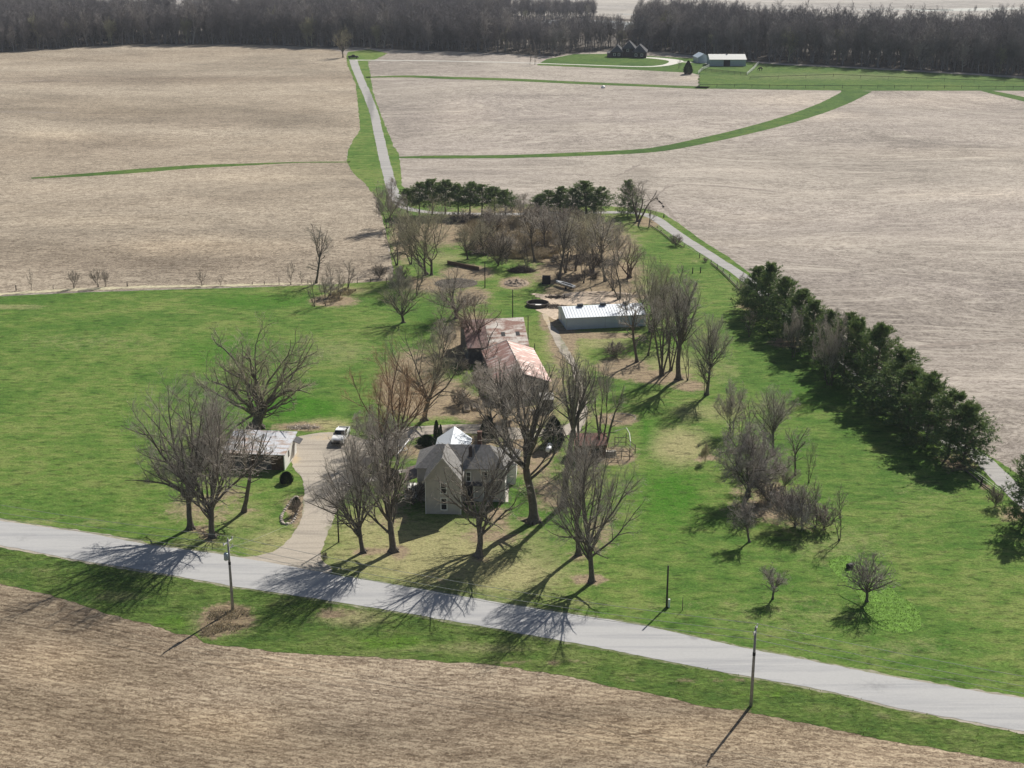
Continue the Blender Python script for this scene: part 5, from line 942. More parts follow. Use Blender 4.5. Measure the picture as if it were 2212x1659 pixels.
# ------------------------------------------------------------------ pickup truck
def pickup(loc, rz, label, body='paint'):
    t = empty('pickup_truck', loc, rz, label, 'pickup truck')
    # x forward; length 5.8, width 1.95
    side = [(-2.9, .45), (-2.9, 1.28), (-.95, 1.28), (-.9, 1.3), (-.75, 1.86), (.55, 1.90), (1.15, 1.30), (2.55, 1.20), (2.82, 1.02), (2.88, .42), (2.35, .42), (2.25, .70), (1.98, .86), (1.68, .86), (1.42, .70), (1.32, .42), (-1.42, .42), (-1.52, .70), (-1.8, .86), (-2.1, .86), (-2.38, .70), (-2.46, .45)]
    bm = bmesh.new(); n = len(side)
    def wdt(z): return .97 if z < 1.32 else .97 - (z - 1.32) * .36
    A_ = [bm.verts.new((x, -wdt(z), z)) for x, z in side]; B_ = [bm.verts.new((x, wdt(z), z)) for x, z in side]
    bm.faces.new(A_[::-1]); bm.faces.new(B_)
    for i in range(n): bm.faces.new((A_[i], A_[(i + 1) % n], B_[(i + 1) % n], B_[i]))
    bmesh.ops.recalc_face_normals(bm, faces=bm.faces); me = bpy.data.meshes.new('body'); bm.to_mesh(me); bm.free(); link('body', me, t, M[body])
    MB().box(-2.78, -1.05, -.82, .82, 1.20, 1.292).build('bed', M['black'], t)
    def quad(pts, nm, mt, off_=.012):
        P = [Vector(p) for p in pts]; nr = (P[1] - P[0]).cross(P[2] - P[0]).normalized() * off_
        MB().add([p + nr for p in P] + [p - nr for p in P], [(0, 1, 2, 3), (7, 6, 5, 4), (0, 4, 5, 1), (1, 5, 6, 2), (2, 6, 7, 3), (3, 7, 4, 0)]).build(nm, mt, t)
    quad([(.62, -.72, 1.86), (.62, .72, 1.86), (1.12, .86, 1.36), (1.12, -.86, 1.36)], 'windshield', M['glass'])
    quad([(-.79, -.66, 1.80), (-.79, .66, 1.80), (-.91, .8, 1.38), (-.91, -.8, 1.38)], 'rear_window', M['glass'])
    for sg in (-1, 1):
        quad([(-.68, sg * .80, 1.78), (.50, sg * .80, 1.80), (.95, sg * .955, 1.38), (-.78, sg * .955, 1.38)], 'side_window', M['glass'])
        MB().box(.85, 1.05, sg * .98 - .02 if sg < 0 else .96, sg * 1.18 if sg > 0 else -.96, 1.32, 1.5).build('mirror', M['black'], t)
        MB().box(2.78, 2.90, min(sg * .62, sg * .92), max(sg * .62, sg * .92), .86, 1.04).build('headlight', M['insul'], t)
        for x in (-1.95, 1.83):
            wv = MB().tube([(x, sg * .72, .40), (x, sg * .98, .40)], .40, 18).build('wheel', M['tire'], t); MB().tube([(x, sg * .97, .40), (x, sg * .995, .40)], .22, 12).build('rim', M['chrome'], wv)
    MB().box(2.84, 2.91, -.58, .58, .70, 1.05).build('grille', M['chrome'], t); MB().box(2.80, 3.0, -.95, .95, .42, .68).build('bumper', M['black'], t)
    return t
p0, p1 = G(744, 938), G(729, 964); pickup(((p0.x + p1.x) / 2, (p0.y + p1.y) / 2, .05), math.atan2(p1.y - p0.y, p1.x - p0.x), 'white pickup truck parked on the gravel beside the garage')
p0 = G(763, 126); pickup((p0.x, p0.y, .05), R(5), 'dark pickup parked at the far end of the north lane', 'black')

# ------------------------------------------------------------------ propane tank
o = G(1184, 984); t = empty('propane_tank', (o.x, o.y, 0), R(82), 'white propane tank on a bare patch beside the dark spruce', 'propane tank')
MB().tube([(-.1, 0, .85), (0, 0, .85), (.25, 0, .85), (2.2, 0, .85), (2.45, 0, .85), (2.55, 0, .85)], [.08, .32, .46, .46, .32, .08], 20).build('tank', M['paint'], t, True)
MB().tube([(1.2, 0, 1.28), (1.2, 0, 1.5), (1.2, 0, 1.55)], [.22, .22, .1], 14).build('dome', M['paint'], t, True)
for x in (.5, 1.95): MB().box(x - .12, x + .12, -.4, .4, 0, .48).build('foot', M['black'], t)

# ------------------------------------------------------------------ poles, wires
ang_line = math.atan2(G(1622, 1525).y - G(503, 1318).y, G(1622, 1525).x - G(503, 1318).x)
PR = G(1622, 1525); PL = G(503, 1318); HP = 9.6
def upole(b, label, arm=True, transf=False):
    u = empty('utility_pole', (b.x, b.y, 0), ang_line, label, 'utility pole', 'roadside utility poles')
    MB().tube([(0, 0, 0), (0, 0, HP * .6), (0, 0, HP)], [.19, .15, .12], 12).build('pole', M['pole'], u, True)
    MB().tube([(0, 0, 6.2), (0, 0, 6.6)], .17, 10).build('band', M['black'], u)
    MB().beam((0, -1.1, HP - .35), (0, 1.1, HP - .35), .1, .12).build('crossarm', M['trim'], u)
    for y, z in ((-1.0, HP - .28), (1.0, HP - .28), (0.18, HP - 1.75)): MB().tube([(0, y, z), (0, y, z + .12), (0, y, z + .22)], [.06, .09, .04], 8).build('insulator', M['insul'], u)
    MB().tube([(.0, -.0, HP), (0, 0, HP + .2)], [.07, .04], 8).build('pole_cap', M['insul'], u)
    if transf:
        tb = MB().tube([(-.12, -.48, HP - 2.6), (-.12, -.48, HP - 2.55), (-.12, -.48, HP - 1.75), (-.12, -.48, HP - 1.65)], [.2, .27, .27, .2], 16).build('transformer', M['galv'], u, True)
        MB().tube([(-.12, -.48, HP - 1.65), (-.12, -.48, HP - 1.35)], [.05, .03], 8).build('bushing', M['insul'], tb)
        MB().beam((0, 0, HP - 1.3), (.1, .9, HP - 1.3), .08, .1).build('bracket', M['trim'], u)
        for y in (.5, .85): MB().tube([(.08, y, HP - 1.3), (.12, y, HP - .95)], [.06, .04], 8).build('fuse_cutout', M['insul'], u)
    return u
upole(PR, 'utility pole with plain crossarm at the right, shadow crossing the front field'); upole(PL, 'utility pole with blue grey transformer at the left of the driveway', transf=True)
dv = (PR - PL); dirn = dv.normalized(); nrm = Vector((-dirn.y, dirn.x, 0))
for nm, offs, z, lab in (('far', 1.0, HP - .08, 'upper power line wire on the house side of the crossarms'), ('near', -1.0, HP - .08, 'upper power line wire on the road side of the crossarms'), ('low', .18, HP - 1.55, 'lower neutral power line wire strung below the crossarms')):
    b = MB()
    for a, c in ((PL - dv, PL), (PL, PR), (PR, PR + dv)):
        pts_ = [a.lerp(c, k / 18) + nrm * offs + Vector((0, 0, z - 1.0 * 4 * (k / 18) * (1 - k / 18))) for k in range(19)]; b.tube(pts_, .024, 5)
    tag(b.build('power_line', M['wire']), lab, 'power line', 'roadside power line wires')
def simple_pole(bx, by, ty, r, label, mat='pole_dark', name='pole', ang=None):
    b = G(bx, by); h = height_for(bx, by, ty); u = empty(name, (b.x, b.y, 0), 0, label, 'pole')
    MB().tube([(0, 0, 0), (0, 0, h * .5), (0, 0, h)], [r, r * .88, r * .75], 10).build('shaft', M[mat], u, True); return u, h
u, h = simple_pole(1440, 1311, 1222, .13, 'short dark pole with white pedestal beside the road on the right lawn'); MB().box(.16, .4, -.16, .08, 0, 1.1).build('pedestal', M['trim'], u, bevel=.03)
simple_pole(1474, 1319, 1290, .05, 'thin steel stake on the lawn right of the short dark pole', 'oldwood', 'stake')
u, h = simple_pole(731.7, 1171.7, 1076, .11, 'dark service pole at the right edge of the driveway')
b = G(731.7, 1171.7); wsv = [(Vector((PL.x, PL.y, HP - 1.2))).lerp(Vector((b.x, b.y, h)), k / 12) - Vector((0, 0, .6 * 4 * (k / 12) * (1 - k / 12))) for k in range(13)]
tag(MB().tube(wsv, .012, 5).build('service_wire', M['wire']), 'service wire from the transformer pole to the driveway pole', 'wire')
u, h = simple_pole(1107.5, 700, 626, .12, 'dark pole standing behind the rusty barn roof'); u, h = simple_pole(1140.5, 748, 683, .10, 'dark pole with white hose tight against the barn right side'); simple_pole(1155, 765, 742, .10, 'short dark post on the grass right of the barn')
simple_pole(1047.6, 622, 566, .12, 'pole standing alone on grass left behind the barn'); simple_pole(1114, 1045, 985, .07, 'thin meter pole beside the right wall of the farmhouse', 'oldwood')

# ------------------------------------------------------------------ fences
def fence_post(bx, by, ty, label, r=.09, group=None, mat='pole_dark'):
    b = G(bx, by); h = max(height_for(bx, by, ty), .6); o_ = MB().tube([(0, 0, 0), (.01, .0, h * .6), (.02, .0, h)], [r, r * .95, r * .85], 8).build('fence_post', M[mat], None, True); o_.location = b
    return tag(o_, label, 'fence post', group)
for i, (x, y, t) in enumerate([(35, 628, 616), (115, 625, 617), (275, 619, 610), (545, 615, 609), (571, 615, 607), (603, 615, 598), (665, 613, 604), (772, 612, 598), (800, 610, 600), (835, 609, 600)]):
    fence_post(x, y, t, ORD[i] + ' dark post from the left on the left field fence line', .12 if i in (0, 2) else .07, 'posts on the left field fence line')
RFP = [(1419.6, 493, 488), (1428, 502, 496), (1477.5, 534.5, 526), (1511, 558, 547), (1536, 568, 561), (1549, 582, 570), (1562, 589.5, 579), (1576, 602, 591), (1592, 618, 606), (1606, 634, 622), (2118, 1049, 1034), (2121, 1046, 1032)]
for i, (x, y, t) in enumerate(RFP): fence_post(x, y, t, ORD[i] + ' post from the far end of the lane fence on the right', .09, 'posts of the lane fence')
fence_post(1496, 591, 578, 'left of two lone dark gate posts on the green strip', .13, 'gate posts on the green strip'); fence_post(1513, 590, 577, 'right of two lone dark gate posts on the green strip', .13, 'gate posts on the green strip'); fence_post(1434, 470, 463, 'lone black marker post on grass beyond the lane corner', .16)
def fence_line(pts, z, r, label, mat='oldwood', name='fence_rail', zs=(0.0,)):
    b = MB(); W = [G(x, y) for x, y in pts]
    for zz in zs: b.tube([(p.x, p.y, z + zz) for p in W], r, 6)
    return tag(b.build(name, M[mat]), label, 'fence rail')
fence_line([(1404, 488), (1430, 505), (1452, 523), (1475, 536)], .3, .14, 'low log rail along the far part of the lane fence'); fence_line([(1536, 570), (1562, 592), (1590, 620), (1612, 645)], .3, .14, 'low log rail along the lane fence near the windbreak'); fence_line([(2085, 1018), (2121, 1048), (2156, 1075)], .25, .12, 'low rail at the right edge beside the lane')
fence_line([(1404, 488), (1475, 534), (1549, 582), (1612, 642), (1700, 720), (1850, 850), (2060, 1000), (2160, 1075)], .9, .018, 'wire strung along the lane fence', 'wire', 'fence_wire', (0, .35))
fence_line([(-20, 630), (275, 619), (603, 615), (772, 612), (850, 609)], .9, .015, 'wire strung along the left field fence', 'pole_dark', 'fence_wire', (0, .3))
# far paddock
def far_fence(pts, step, label, mat='trim', boards=(0.5, 1.0, 1.4), r=.06):
    W = [G(x, y) for x, y in pts]; c = W[0]; e = empty('paddock_fence', c, 0, label, 'fence'); b = MB(); q = MB()
    for i in range(len(W) - 1):
        a, d = W[i] - c, W[i + 1] - c; k = max(1, int((d - a).length / step))
        for z in boards: b.beam((a.x, a.y, z), (d.x, d.y, z), .06, .16)
        for j in range(k + 1):
            p = a.lerp(d, j / k); MB().tube([(p.x, p.y, 0), (p.x, p.y, 1.55)], r, 5).build('post', M[mat], e)
    b.build('rail', M[mat], e); return e
far_fence([(1532, 145), (1517, 152), (1508, 160)], 3, 'white board fence left of the far barn'); far_fence([(1639, 138), (1628, 150), (1613, 163)], 3, 'white board fence right of the far barn')
far_fence([(1513, 154), (1560, 158), (1613, 163)], 3, 'dark board fence in front of the far barn', 'pole_dark'); far_fence([(1511, 162), (1511, 172), (1511, 189)], 5, 'dark wire fence down the left side of the far paddock', 'pole_dark', (1.0,))
far_fence([(1511, 188), (1700, 190), (1860, 191), (2040, 191.5), (2300, 193)], 7.5, 'long post fence along the bottom of the far pasture', 'pole_dark', (1.2,), .09)
far_fence([(1620, 172), (1800, 166), (2040, 176), (2300, 184)], 12, 'post fence crossing the far pasture before the woods', 'pole_dark', (1.2,), .08)

# ------------------------------------------------------------------ far farmstead
o = G(1311, 124); Hf = empty('house', (o.x, o.y, 0), R(-8), 'distant dark brick house with steep hipped grey roofs before the woods', 'house')
def hip(b, x0, x1, y0, y1, e, r, ov=.4):
    x0, x1, y0, y1 = x0 - ov, x1 + ov, y0 - ov, y1 + ov
    if x1 - x0 > y1 - y0: d = (y1 - y0) / 2; A, B2 = (x0 + d * .9, (y0 + y1) / 2, r), (x1 - d * .9, (y0 + y1) / 2, r); b.slab([A, B2, (x1, y0, e), (x0, y0, e)], .15); b.slab([A, B2, (x1, y1, e), (x0, y1, e)], .15); b.slab([A, (x0, y0, e), (x0, y1, e)], .15); b.slab([B2, (x1, y0, e), (x1, y1, e)], .15)
    else: d = (x1 - x0) / 2; A, B2 = ((x0 + x1) / 2, y0 + d * .9, r), ((x0 + x1) / 2, y1 - d * .9, r); b.slab([A, B2, (x0, y1, e), (x0, y0, e)], .15); b.slab([A, B2, (x1, y1, e), (x1, y0, e)], .15); b.slab([A, (x0, y0, e), (x1, y0, e)], .15); b.slab([B2, (x0, y1, e), (x1, y1, e)], .15)
b = MB(); b.box(0, 2.2, 1, 7, 0, 2.2); b.box(2.2, 8.6, 0, 11, 0, 3); b.box(8.6, 14, 3, 14, 0, 4.6); b.box(14, 21.5, -1, 13, 0, 3); b.build('wall', M['brickdk'], Hf)
b = MB(); hip(b, 2.2, 8.6, 0, 11, 3, 6.4); hip(b, 8.4, 15, 3, 14, 4.6, 8.4); hip(b, 14, 21.5, -1, 13, 3, 6.8); b.slab([(0, 7, 2.9), (2.3, 7, 2.9), (2.3, .6, 2.2), (-.2, .6, 2.2)], .12); b.build('roof', M['shingle_dark'], Hf)
for x, y, z in ((4.2, -.02, 1), (6.6, -.02, 1), (16, -1.02, 1), (19.2, -1.02, 1), (11.2, 2.98, 3)): window(Hf, x, z, 1.0, 1.2, y)
o = G(1533, 143); Bf = empty('barn', (o.x, o.y, 0), 0, 'distant grey metal barn with pale roof beside the woods', 'barn')
b = MB(); b.prismx([(0, 0), (12, 0), (12, 3.5), (6, 5.4), (0, 3.5)], 0, 18.8); b.build('wall', M['galv'], Bf)
b = MB(); b.slab([(-.3, 6, 5.6), (19.1, 6, 5.6), (19.1, -.5, 3.45), (-.3, -.5, 3.45)], .12); b.slab([(-.3, 6, 5.6), (19.1, 6, 5.6), (19.1, 12.5, 3.45), (-.3, 12.5, 3.45)], .12); b.build('roof', M['wall_white'], Bf)
MB().box(7.2, 10.6, -.06, -.005, 0, 3.1).build('door', M['black'], Bf); MB().box(9.3, 9.9, 5.6, 6.4, 5.4, 6.1).build('cupola', M['black'], Bf)
o = G(1508, 136); Sf = empty('shed', (o.x, o.y, 0), R(10), 'small distant shed left of the grey metal barn', 'shed')
b = MB(); b.prism([(0, 0), (6, 0), (6, 2.8), (3, 4.6), (0, 2.8)], 0, 9); b.build('wall', M['galv'], Sf); b = MB(); b.slab([(3, -.3, 4.8), (3, 9.3, 4.8), (6.4, 9.3, 2.75), (6.4, -.3, 2.75)], .1); b.slab([(3, -.3, 4.8), (3, 9.3, 4.8), (-.4, 9.3, 2.75), (-.4, -.3, 2.75)], .1); b.build('roof', M['wall_metal'], Sf)
# grazing horse
def horse():
    v = [(0, 0, 1.2), (.55, 0, 1.25), (-.55, 0, 1.25), (.95, 0, 1.2), (1.3, 0, .75), (1.5, 0, .35), (-.8, 0, 1.0), (-.9, 0, .5)]; e = [(0, 1), (0, 2), (1, 3), (3, 4), (4, 5), (2, 6), (6, 7)]; r = [.34, .3, .33, .2, .14, .09, .07, .05]
    for bx, s_ in ((1, .16), (1, -.16), (2, .16), (2, -.16)):
        x = v[bx][0]; k = len(v); fr = -.05 if bx == 2 else .03; v += [(x, s_, .95), (x + fr * -2, s_, .55), (x, s_, .04)]; e += [(bx, k), (k, k + 1), (k + 1, k + 2)]; r += [.16, .08, .06]
    me = bpy.data.meshes.new('horse'); me.from_pydata(v, e, []); o_ = link('horse', me, None, M['horse']); sk = o_.modifiers.new('skin', 'SKIN')
    for i, q in enumerate(r): me.skin_vertices[0].data[i].radius = (q, q)
    me.skin_vertices[0].data[0].use_root = True; o_.modifiers.new('sub', 'SUBSURF').levels = 1; return o_
ho = horse(); ho.location = G(1643, 153); ho.rotation_euler = (0, 0, R(200)); ho.scale = (1.25,) * 3; tag(ho, 'dark horse grazing in the pasture right of the far barn', 'horse')
# flooded-field rock / white spot
rk = MB(); rk.tube([(0, 0, 0), (0, 0, .6), (0, 0, 1.1)], [1.1, 1.0, .3], 9); o_ = rk.build('boulder', M['paint'], None, True); o_.location = G(1303, 190); tag(o_, 'lone white rounded boulder in the far stubble field', 'boulder')

# ------------------------------------------------------------------ yard things
o = G(1008, 891)
def raised_bed(px, py, rz, label):
    c = G(px, py); t = empty('raised_bed', (c.x, c.y, 0), rz, label, 'raised bed', 'raised garden beds'); w_, l_ = 1.05, 2.7
    f = MB(); f.box(-w_/2, -w_/2 + .1, 0, l_, 0, .45); f.box(w_/2 - .1, w_/2, 0, l_, 0, .45); f.box(-w_/2 + .1, w_/2 - .1, 0, .1, 0, .45); f.box(-w_/2 + .1, w_/2 - .1, l_ - .1, l_, 0, .45); f.build('frame', M['lumber'], t)
    MB().box(-w_/2 + .1, w_/2 - .1, .1, l_ - .1, 0, .33).build('soil', M['debris'], t)
raised_bed(1009, 891, R(3), 'left wooden raised bed, the darker and nearer one'); raised_bed(1028, 887, R(3), 'right wooden raised bed, paler and half filled')
# round pit
o = G(1162, 666); t = empty('tank_ring', (o.x, o.y + 2.2, 0), 0, 'low round concrete tank ring with dark inside', 'tank ring')
n = 28; b = MB(); R1_, R2_ = 2.45, 2.25
vs = [(r_ * math.cos(2 * math.pi * k / n), r_ * math.sin(2 * math.pi * k / n), z) for r_, z in ((R1_, 0), (R1_, .75), (R2_, .75), (R2_, .05)) for k in range(n)]
b.add(vs, [(j * n + k, j * n + (k + 1) % n, (j + 1) * n + (k + 1) % n, (j + 1) * n + k) for j in range(3) for k in range(n)]); b.build('wall', M['debris'], t)
MB().add([(R2_ * math.cos(2 * math.pi * k / n), R2_ * math.sin(2 * math.pi * k / n), .07) for k in range(n)], [tuple(range(n))]).build('floor', M['black'], t)
tg = MB().box(-.7, .6, -.4, .4, 0, .12).build('sheet_scrap', M['trim']); tg.location = (t.location.x + .2, t.location.y - .1, .09); tag(tg, 'white sheet scrap lying inside the round tank ring', 'sheet')
# crate
o = G(1171, 614); t = empty('crate', (o.x, o.y, 0), R(-3), 'large black plastic crate on the grass behind the tank ring', 'crate')
b = MB(); b.box(0, 1.9, 0, .12, 0, 1.7); b.box(0, 1.9, 1.5, 1.62, 0, 1.7); b.box(0, .12, .12, 1.5, 0, 1.7); b.box(1.78, 1.9, .12, 1.5, 0, 1.7); b.box(.12, 1.78, .12, 1.5, .0, .9); b.build('shell', M['black'], t)
b = MB()
for x in (.45, .95, 1.45): b.box(x - .05, x + .05, -.05, -.002, .05, 1.62)
b.build('rib', M['black'], t)
# boat
p0, p1 = G(1201, 616), G(1238, 627); t = empty('boat', (p0.x, p0.y, 0), math.atan2(p1.y - p0.y, p1.x - p0.x), 'white open fishing boat resting on a trailer behind the white pole building', 'boat'); Lb = (p1 - p0).length + .3
prof = [(0, .04), (.12, .35), (.3, .6), (.5, .72), (.75, .72), (1, .58)]
vs, fs = [], []
for u_, hwid in prof:
    x = u_ * Lb; zt = 1.15 - .18 * u_; vs += [(x, -hwid, zt), (x, -hwid * .75, .75), (x, 0, .6 + .25 * (1 - u_) ** 2), (x, hwid * .75, .75), (x, hwid, zt)]
for i in range(len(prof) - 1):
    for j in range(4): a = i * 5 + j; fs.append((a, a + 1, a + 6, a + 5))
fs.append(tuple(range(25, 30))); MB().add(vs, fs).build('hull', M['paint'], t)
b = MB()
for i in range(len(prof) - 1):
    (u0, h0), (u1, h1) = prof[i], prof[i + 1]
    for s_ in (-1, 1): b.slab([(u0 * Lb, s_ * h0, 1.17 - .18 * u0), (u1 * Lb, s_ * h1, 1.17 - .18 * u1), (u1 * Lb, s_ * h1 * .62, 1.18 - .18 * u1), (u0 * Lb, s_ * h0 * .62, 1.18 - .18 * u0)], .04)
b.slab([(0, -.03, 1.18), (.3 * Lb, -.38, 1.125), (.3 * Lb, .38, 1.125), (0, .03, 1.18)], .03); b.slab([(.92 * Lb, -.4, 1.02), (Lb, -.38, 1.0), (Lb, .38, 1.0), (.92 * Lb, .4, 1.02)], .03); b.build('gunwale', M['paint'], t)
b = MB(); b.slab([(.32 * Lb, -.4, 1.0), (.92 * Lb, -.44, .92), (.92 * Lb, .44, .92), (.32 * Lb, .4, 1.0)], .03); b.build('interior', M['black'], t)
b = MB(); b.beam((-.6, 0, .4), (Lb, 0, .45), .1); b.beam((.7 * Lb, -.8, .4), (.7 * Lb, .8, .4), .08)
for s_ in (-.85, .85): b.tube([(.7 * Lb, s_ - .08, .32), (.7 * Lb, s_ + .08, .32)], .32, 12)
b.build('trailer', M['tire'], t)
# piles
def pile(name, px, py, wm, dm, hm, n, mat, label, cat, L=(1, 2.6), r=.035, flat=.35, seed=1, col2=None):
    rs_ = np.random.RandomState(seed); c = G(px, py); a = rs_.rand(n) * 6.283; rr = rs_.rand(n) ** .6; S = np.stack([rr * np.cos(a) * wm / 2, rr * np.sin(a) * dm / 2, (1 - rr) * hm * rs_.rand(n)], 1)
    D = norm(np.stack([rs_.normal(0, 1, n), rs_.normal(0, 1, n), rs_.normal(.1, flat, n)], 1)); Ls = rs_.uniform(*L, n); P = grow(rs_, S - D * Ls[:, None] / 2, D, Ls, 4, 0, .12); P[..., 2] = np.abs(P[..., 2]) + .02
    o_ = link(name, np_mesh(name, [(*tubes_np(P, taper(np.full(n, r), r * .4, 4), 4), 0)], [M[mat]])); o_.location = c; return tag(o_, label, cat)
pile('brush_pile', 1127, 586, 5.6, 3.5, 1.6, 900, 'debris', 'heap of dark cut branches beside the weedy hollow', 'brush pile', seed=5)
pile('wood_scrap_pile', 1195, 663, 6, 3, .5, 160, 'oldwood', 'scattered scrap wood between the tank ring and the pole building', 'scrap pile', (.6, 1.8), .07, .15, 6)
pile('wood_scrap_pile', 1205, 643, 5, 1.6, .5, 80, 'debris', 'dark bent scrap heap behind the tank ring near the boat', 'scrap pile', (.6, 2.2), .08, .15, 7)
pile('board_pile', 655, 924, 5.5, 1.6, .5, 110, 'stone', 'pale board scraps piled behind the garage roof', 'scrap pile', (.6, 1.6), .06, .2, 8)
def mound(name, px, py, wm, dm, hm, mat, label, seed):
    rs_ = np.random.RandomState(seed); n = 26; c = G(px, py); vs, fs = [], []
    for i in range(n):
        for j in range(n):
            u_, v_ = i / (n - 1) * 2 - 1, j / (n - 1) * 2 - 1; q = max(0, 1 - (u_ * u_ + v_ * v_)); nz = mnoise.noise(Vector((u_ * 3, v_ * 3, seed))) + .6 * mnoise.noise(Vector((u_ * 8, v_ * 8, seed)))
            vs.append((u_ * wm / 2, v_ * dm / 2, q ** .7 * hm * (1 + .8 * nz) - .03))
    for i in range(n - 1):
        for j in range(n - 1): a = i * n + j; fs.append((a, a + n, a + n + 1, a + 1))
    o_ = MB().add(vs, fs).build(name, M[mat], None); o_.location = c; return tag(o_, label, 'mound')
mound('soil_mound', 1115, 612, 5.8, 6.5, .7, 'soil', 'reddish soil mound on the grass left of the crate', 3)
mound('soil_mound', 1290, 636, 16, 4.5, .45, 'palesoil', 'long tan soil bank behind the white pole building', 4); mound('soil_mound', 1340, 640, 9, 3, .4, 'soil', 'tan soil hump behind the right end of the white pole building', 6)
mound('leaf_mound', 985, 612, 10, 9, .5, 'litter', 'flat brown leaf covered mound beside the big willow', 5)
# low retaining wall
a_, c_ = G(1012, 575), G(1035, 585); w0 = G(966, 571); tag(MB().add([(w0.x, w0.y, 0), (c_.x, c_.y, 0), (c_.x, c_.y + .3, 0), (w0.x, w0.y + .3, 0), (w0.x, w0.y, .9), (c_.x, c_.y, .9), (c_.x, c_.y + .3, .9), (w0.x, w0.y + .3, .9)], [(0, 1, 5, 4), (1, 2, 6, 5), (2, 3, 7, 6), (3, 0, 4, 7), (4, 5, 6, 7)]).build('retaining_wall', M['barn_brown']), 'low dark wooden retaining wall behind the leaf covered mound', 'wall')
# white pipe frame in the drive
q0, q1 = G(857, 987), G(883, 957); t = empty('pipe_frame', (q0.x, q0.y, 0), 0, 'white pole crossed by a bent tube frame lying at the gravel edge', 'pipe frame'); d_ = q1 - q0
MB().tube([(0, 0, .3), (d_.x, d_.y, .5)], .1, 8).build('pole', M['paint'], t)
k0 = [G(853, 974) - q0, G(862, 966) - q0, G(874, 966) - q0, G(880, 976) - q0, G(871, 978) - q0, G(858, 978) - q0]; MB().tube([(p.x, p.y, .35) for p in k0 + [k0[0]]], .06, 6).build('frame', M['paint'], t)
# loop of pale hose
c_ = G(1345, 903); tag(MB().tube([(c_.x + 2.2 * math.cos(a), c_.y + 2.0 * math.sin(a), .05) for a in np.linspace(-.6, 4.6, 24)], .05, 6).build('hose', M['concrete']), 'pale hose lying in a loop on the bare garden ring', 'hose')
# stone edged bed
sbp = spl([(608, 1118), (612, 1132), (630, 1130), (640, 1112), (643, 1085), (640, 1075), (628, 1085), (616, 1102)], 4, True)
rs_ = np.random.RandomState(4)
for i, (x, y) in enumerate(sbp):
    p = G(x, y); s_ = .16 + .12 * rs_.rand(); o_ = MB().tube([(0, 0, 0), (0, 0, s_ * .6), (0, 0, s_)], [s_, s_ * 1.05, s_ * .5], 7).build('edging_stone', M['stone'], None, True); o_.location = (p.x, p.y, .02)
    tag(o_, 'pale stone in the ring edging the driveway flower bed', 'stone', 'stones edging the driveway flower bed')
# black drum and fallen branch in weed bed
o = G(1829, 1229); t = MB().tube([(0, 0, .35), (.1, 0, .35), (.8, .1, .36), (.9, .1, .36)], [.3, .36, .36, .3], 14).build('drum', M['black'], None, True); t.location = o; t.rotation_euler = (0, 0, R(15)); tag(t, 'black drum lying at the edge of the green weed bed', 'drum')
tag(MB().box(0, 1.3, -.25, .25, .5, .6).build('mailbox_bench', M['concrete']), 'pale bench slab in the shade before the barn', 'bench').location = G(1140, 893)
# weeds growing taller in the island
rs_ = np.random.RandomState(12)
wp = spl([(1790, 1215), (1830, 1200), (1870, 1215), (1900, 1240), (1935, 1280), (1975, 1310), (1990, 1345), (1975, 1365), (1930, 1367), (1885, 1352), (1868, 1320), (1850, 1280), (1810, 1245)], 4, True); WP = [(G(x, y).x, G(x, y).y) for x, y in wp]; A_ = np.array(WP)
P = rs_.rand(5000, 2) * (A_.max(0) - A_.min(0)) + A_.min(0); P = P[inside(P, WP)]; C_ = np.concatenate([P, np.zeros((len(P), 1))], 1); v, q = blades(rs_, C_, np.tile([0, 0, 1.0], (len(C_), 1)), 4, .16, .06, 1.2); v[:, 2] = np.abs(v[:, 2])
sheet('weed_bed', wp, 0.045, M['weedbase'], 0, None, 0.1)
tag(link('weeds', np_mesh('weeds', [(v, q, 0)], [M['weed']], False)), 'bright green weeds filling a curved bed around the crab tree', 'weeds', kind='stuff')
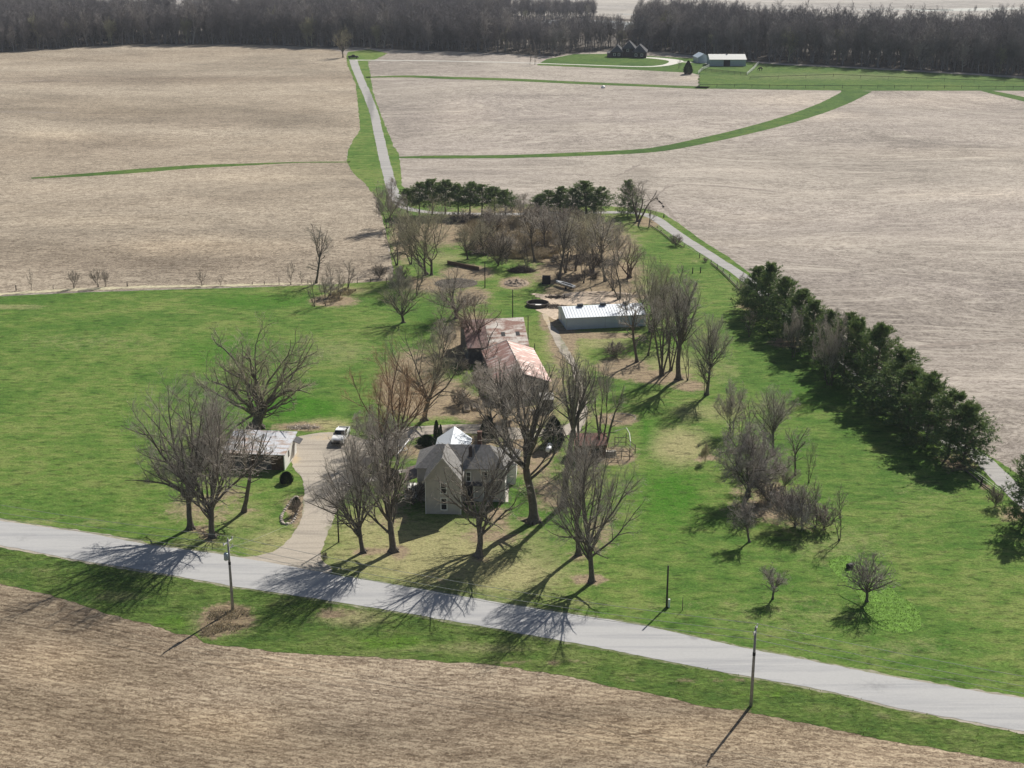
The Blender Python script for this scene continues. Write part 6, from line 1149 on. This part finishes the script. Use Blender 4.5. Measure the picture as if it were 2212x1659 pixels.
# rough grass tufts: verge, hollow, field corner
def tufts(name, poly_px, n, mat, L, wd, label, seed, per=5, spread=.5):
    rs_ = np.random.RandomState(seed); WPp = [(G(x, y).x, G(x, y).y) for x, y in poly_px]; A_ = np.array(WPp); P = rs_.rand(n, 2) * (A_.max(0) - A_.min(0)) + A_.min(0); P = P[inside(P, WPp)]
    keep = np.array([mnoise.noise(Vector((p[0] * .35, p[1] * .35, seed))) for p in P]) > -.12; P = P[keep]
    C_ = np.concatenate([P, np.zeros((len(P), 1))], 1); v, q = blades(rs_, C_, np.tile([0, 0, 1.0], (len(C_), 1)), per, L, wd, spread); v[:, 2] = np.abs(v[:, 2]) + .02
    return tag(link(name, np_mesh(name, [(v, q, 0)], [M[mat]], False)), label, 'grass', kind='stuff')
M['tuft'] = simple('verge_tuft', (0.16, 0.23, 0.06), 0.9, 0.45, 0.5, spec=0.1, trans=(0.5, (0.22, 0.30, 0.07)))
M['drytuft'] = simple('dry_tuft', (0.44, 0.37, 0.25), 0.9, 0.35, 0.6, spec=0.1)
tufts('verge_tufts', VG, 9000, 'tuft', .16, .08, 'rough clumpy grass along the roadside verge', 21)
tufts('dry_grass', [(1000, 470), (1180, 470), (1250, 520), (1190, 560), (1100, 560), (1030, 540)], 24000, 'drytuft', .95, .09, 'tall dry grass filling the weedy hollow', 22)
tufts('dry_grass', [(455, 1320), (540, 1318), (535, 1350), (470, 1385), (430, 1375)], 1300, 'drytuft', .35, .05, 'dry weeds around the foot of the transformer pole', 23)
tufts('dry_grass', [(672, 662), (735, 650), (770, 628), (760, 618), (690, 645)], 3500, 'drytuft', .4, .06, 'dry weeds under the small tree cluster at the field corner', 24)
print('objects', len(bpy.data.objects))

# ------------------------------------------------------------------ air
hz = MB().box(-700, 700, -60, 1700, -1.0, 90.0).build('haze', None); tag(hz, 'thin pale haze over the farm and fields', 'haze', kind='stuff')
hm = bpy.data.materials.new('haze'); hm.use_nodes = True; hm.node_tree.nodes.clear(); ho_ = hm.node_tree.nodes.new('ShaderNodeOutputMaterial'); pv = hm.node_tree.nodes.new('ShaderNodeVolumePrincipled')
pv.inputs['Color'].default_value = (0.80, 0.86, 0.95, 1); pv.inputs['Density'].default_value = 0.00008; pv.inputs['Anisotropy'].default_value = 0.0
hm.node_tree.links.new(pv.outputs[0], ho_.inputs['Volume']); hz.data.materials.clear(); hz.data.materials.append(hm)
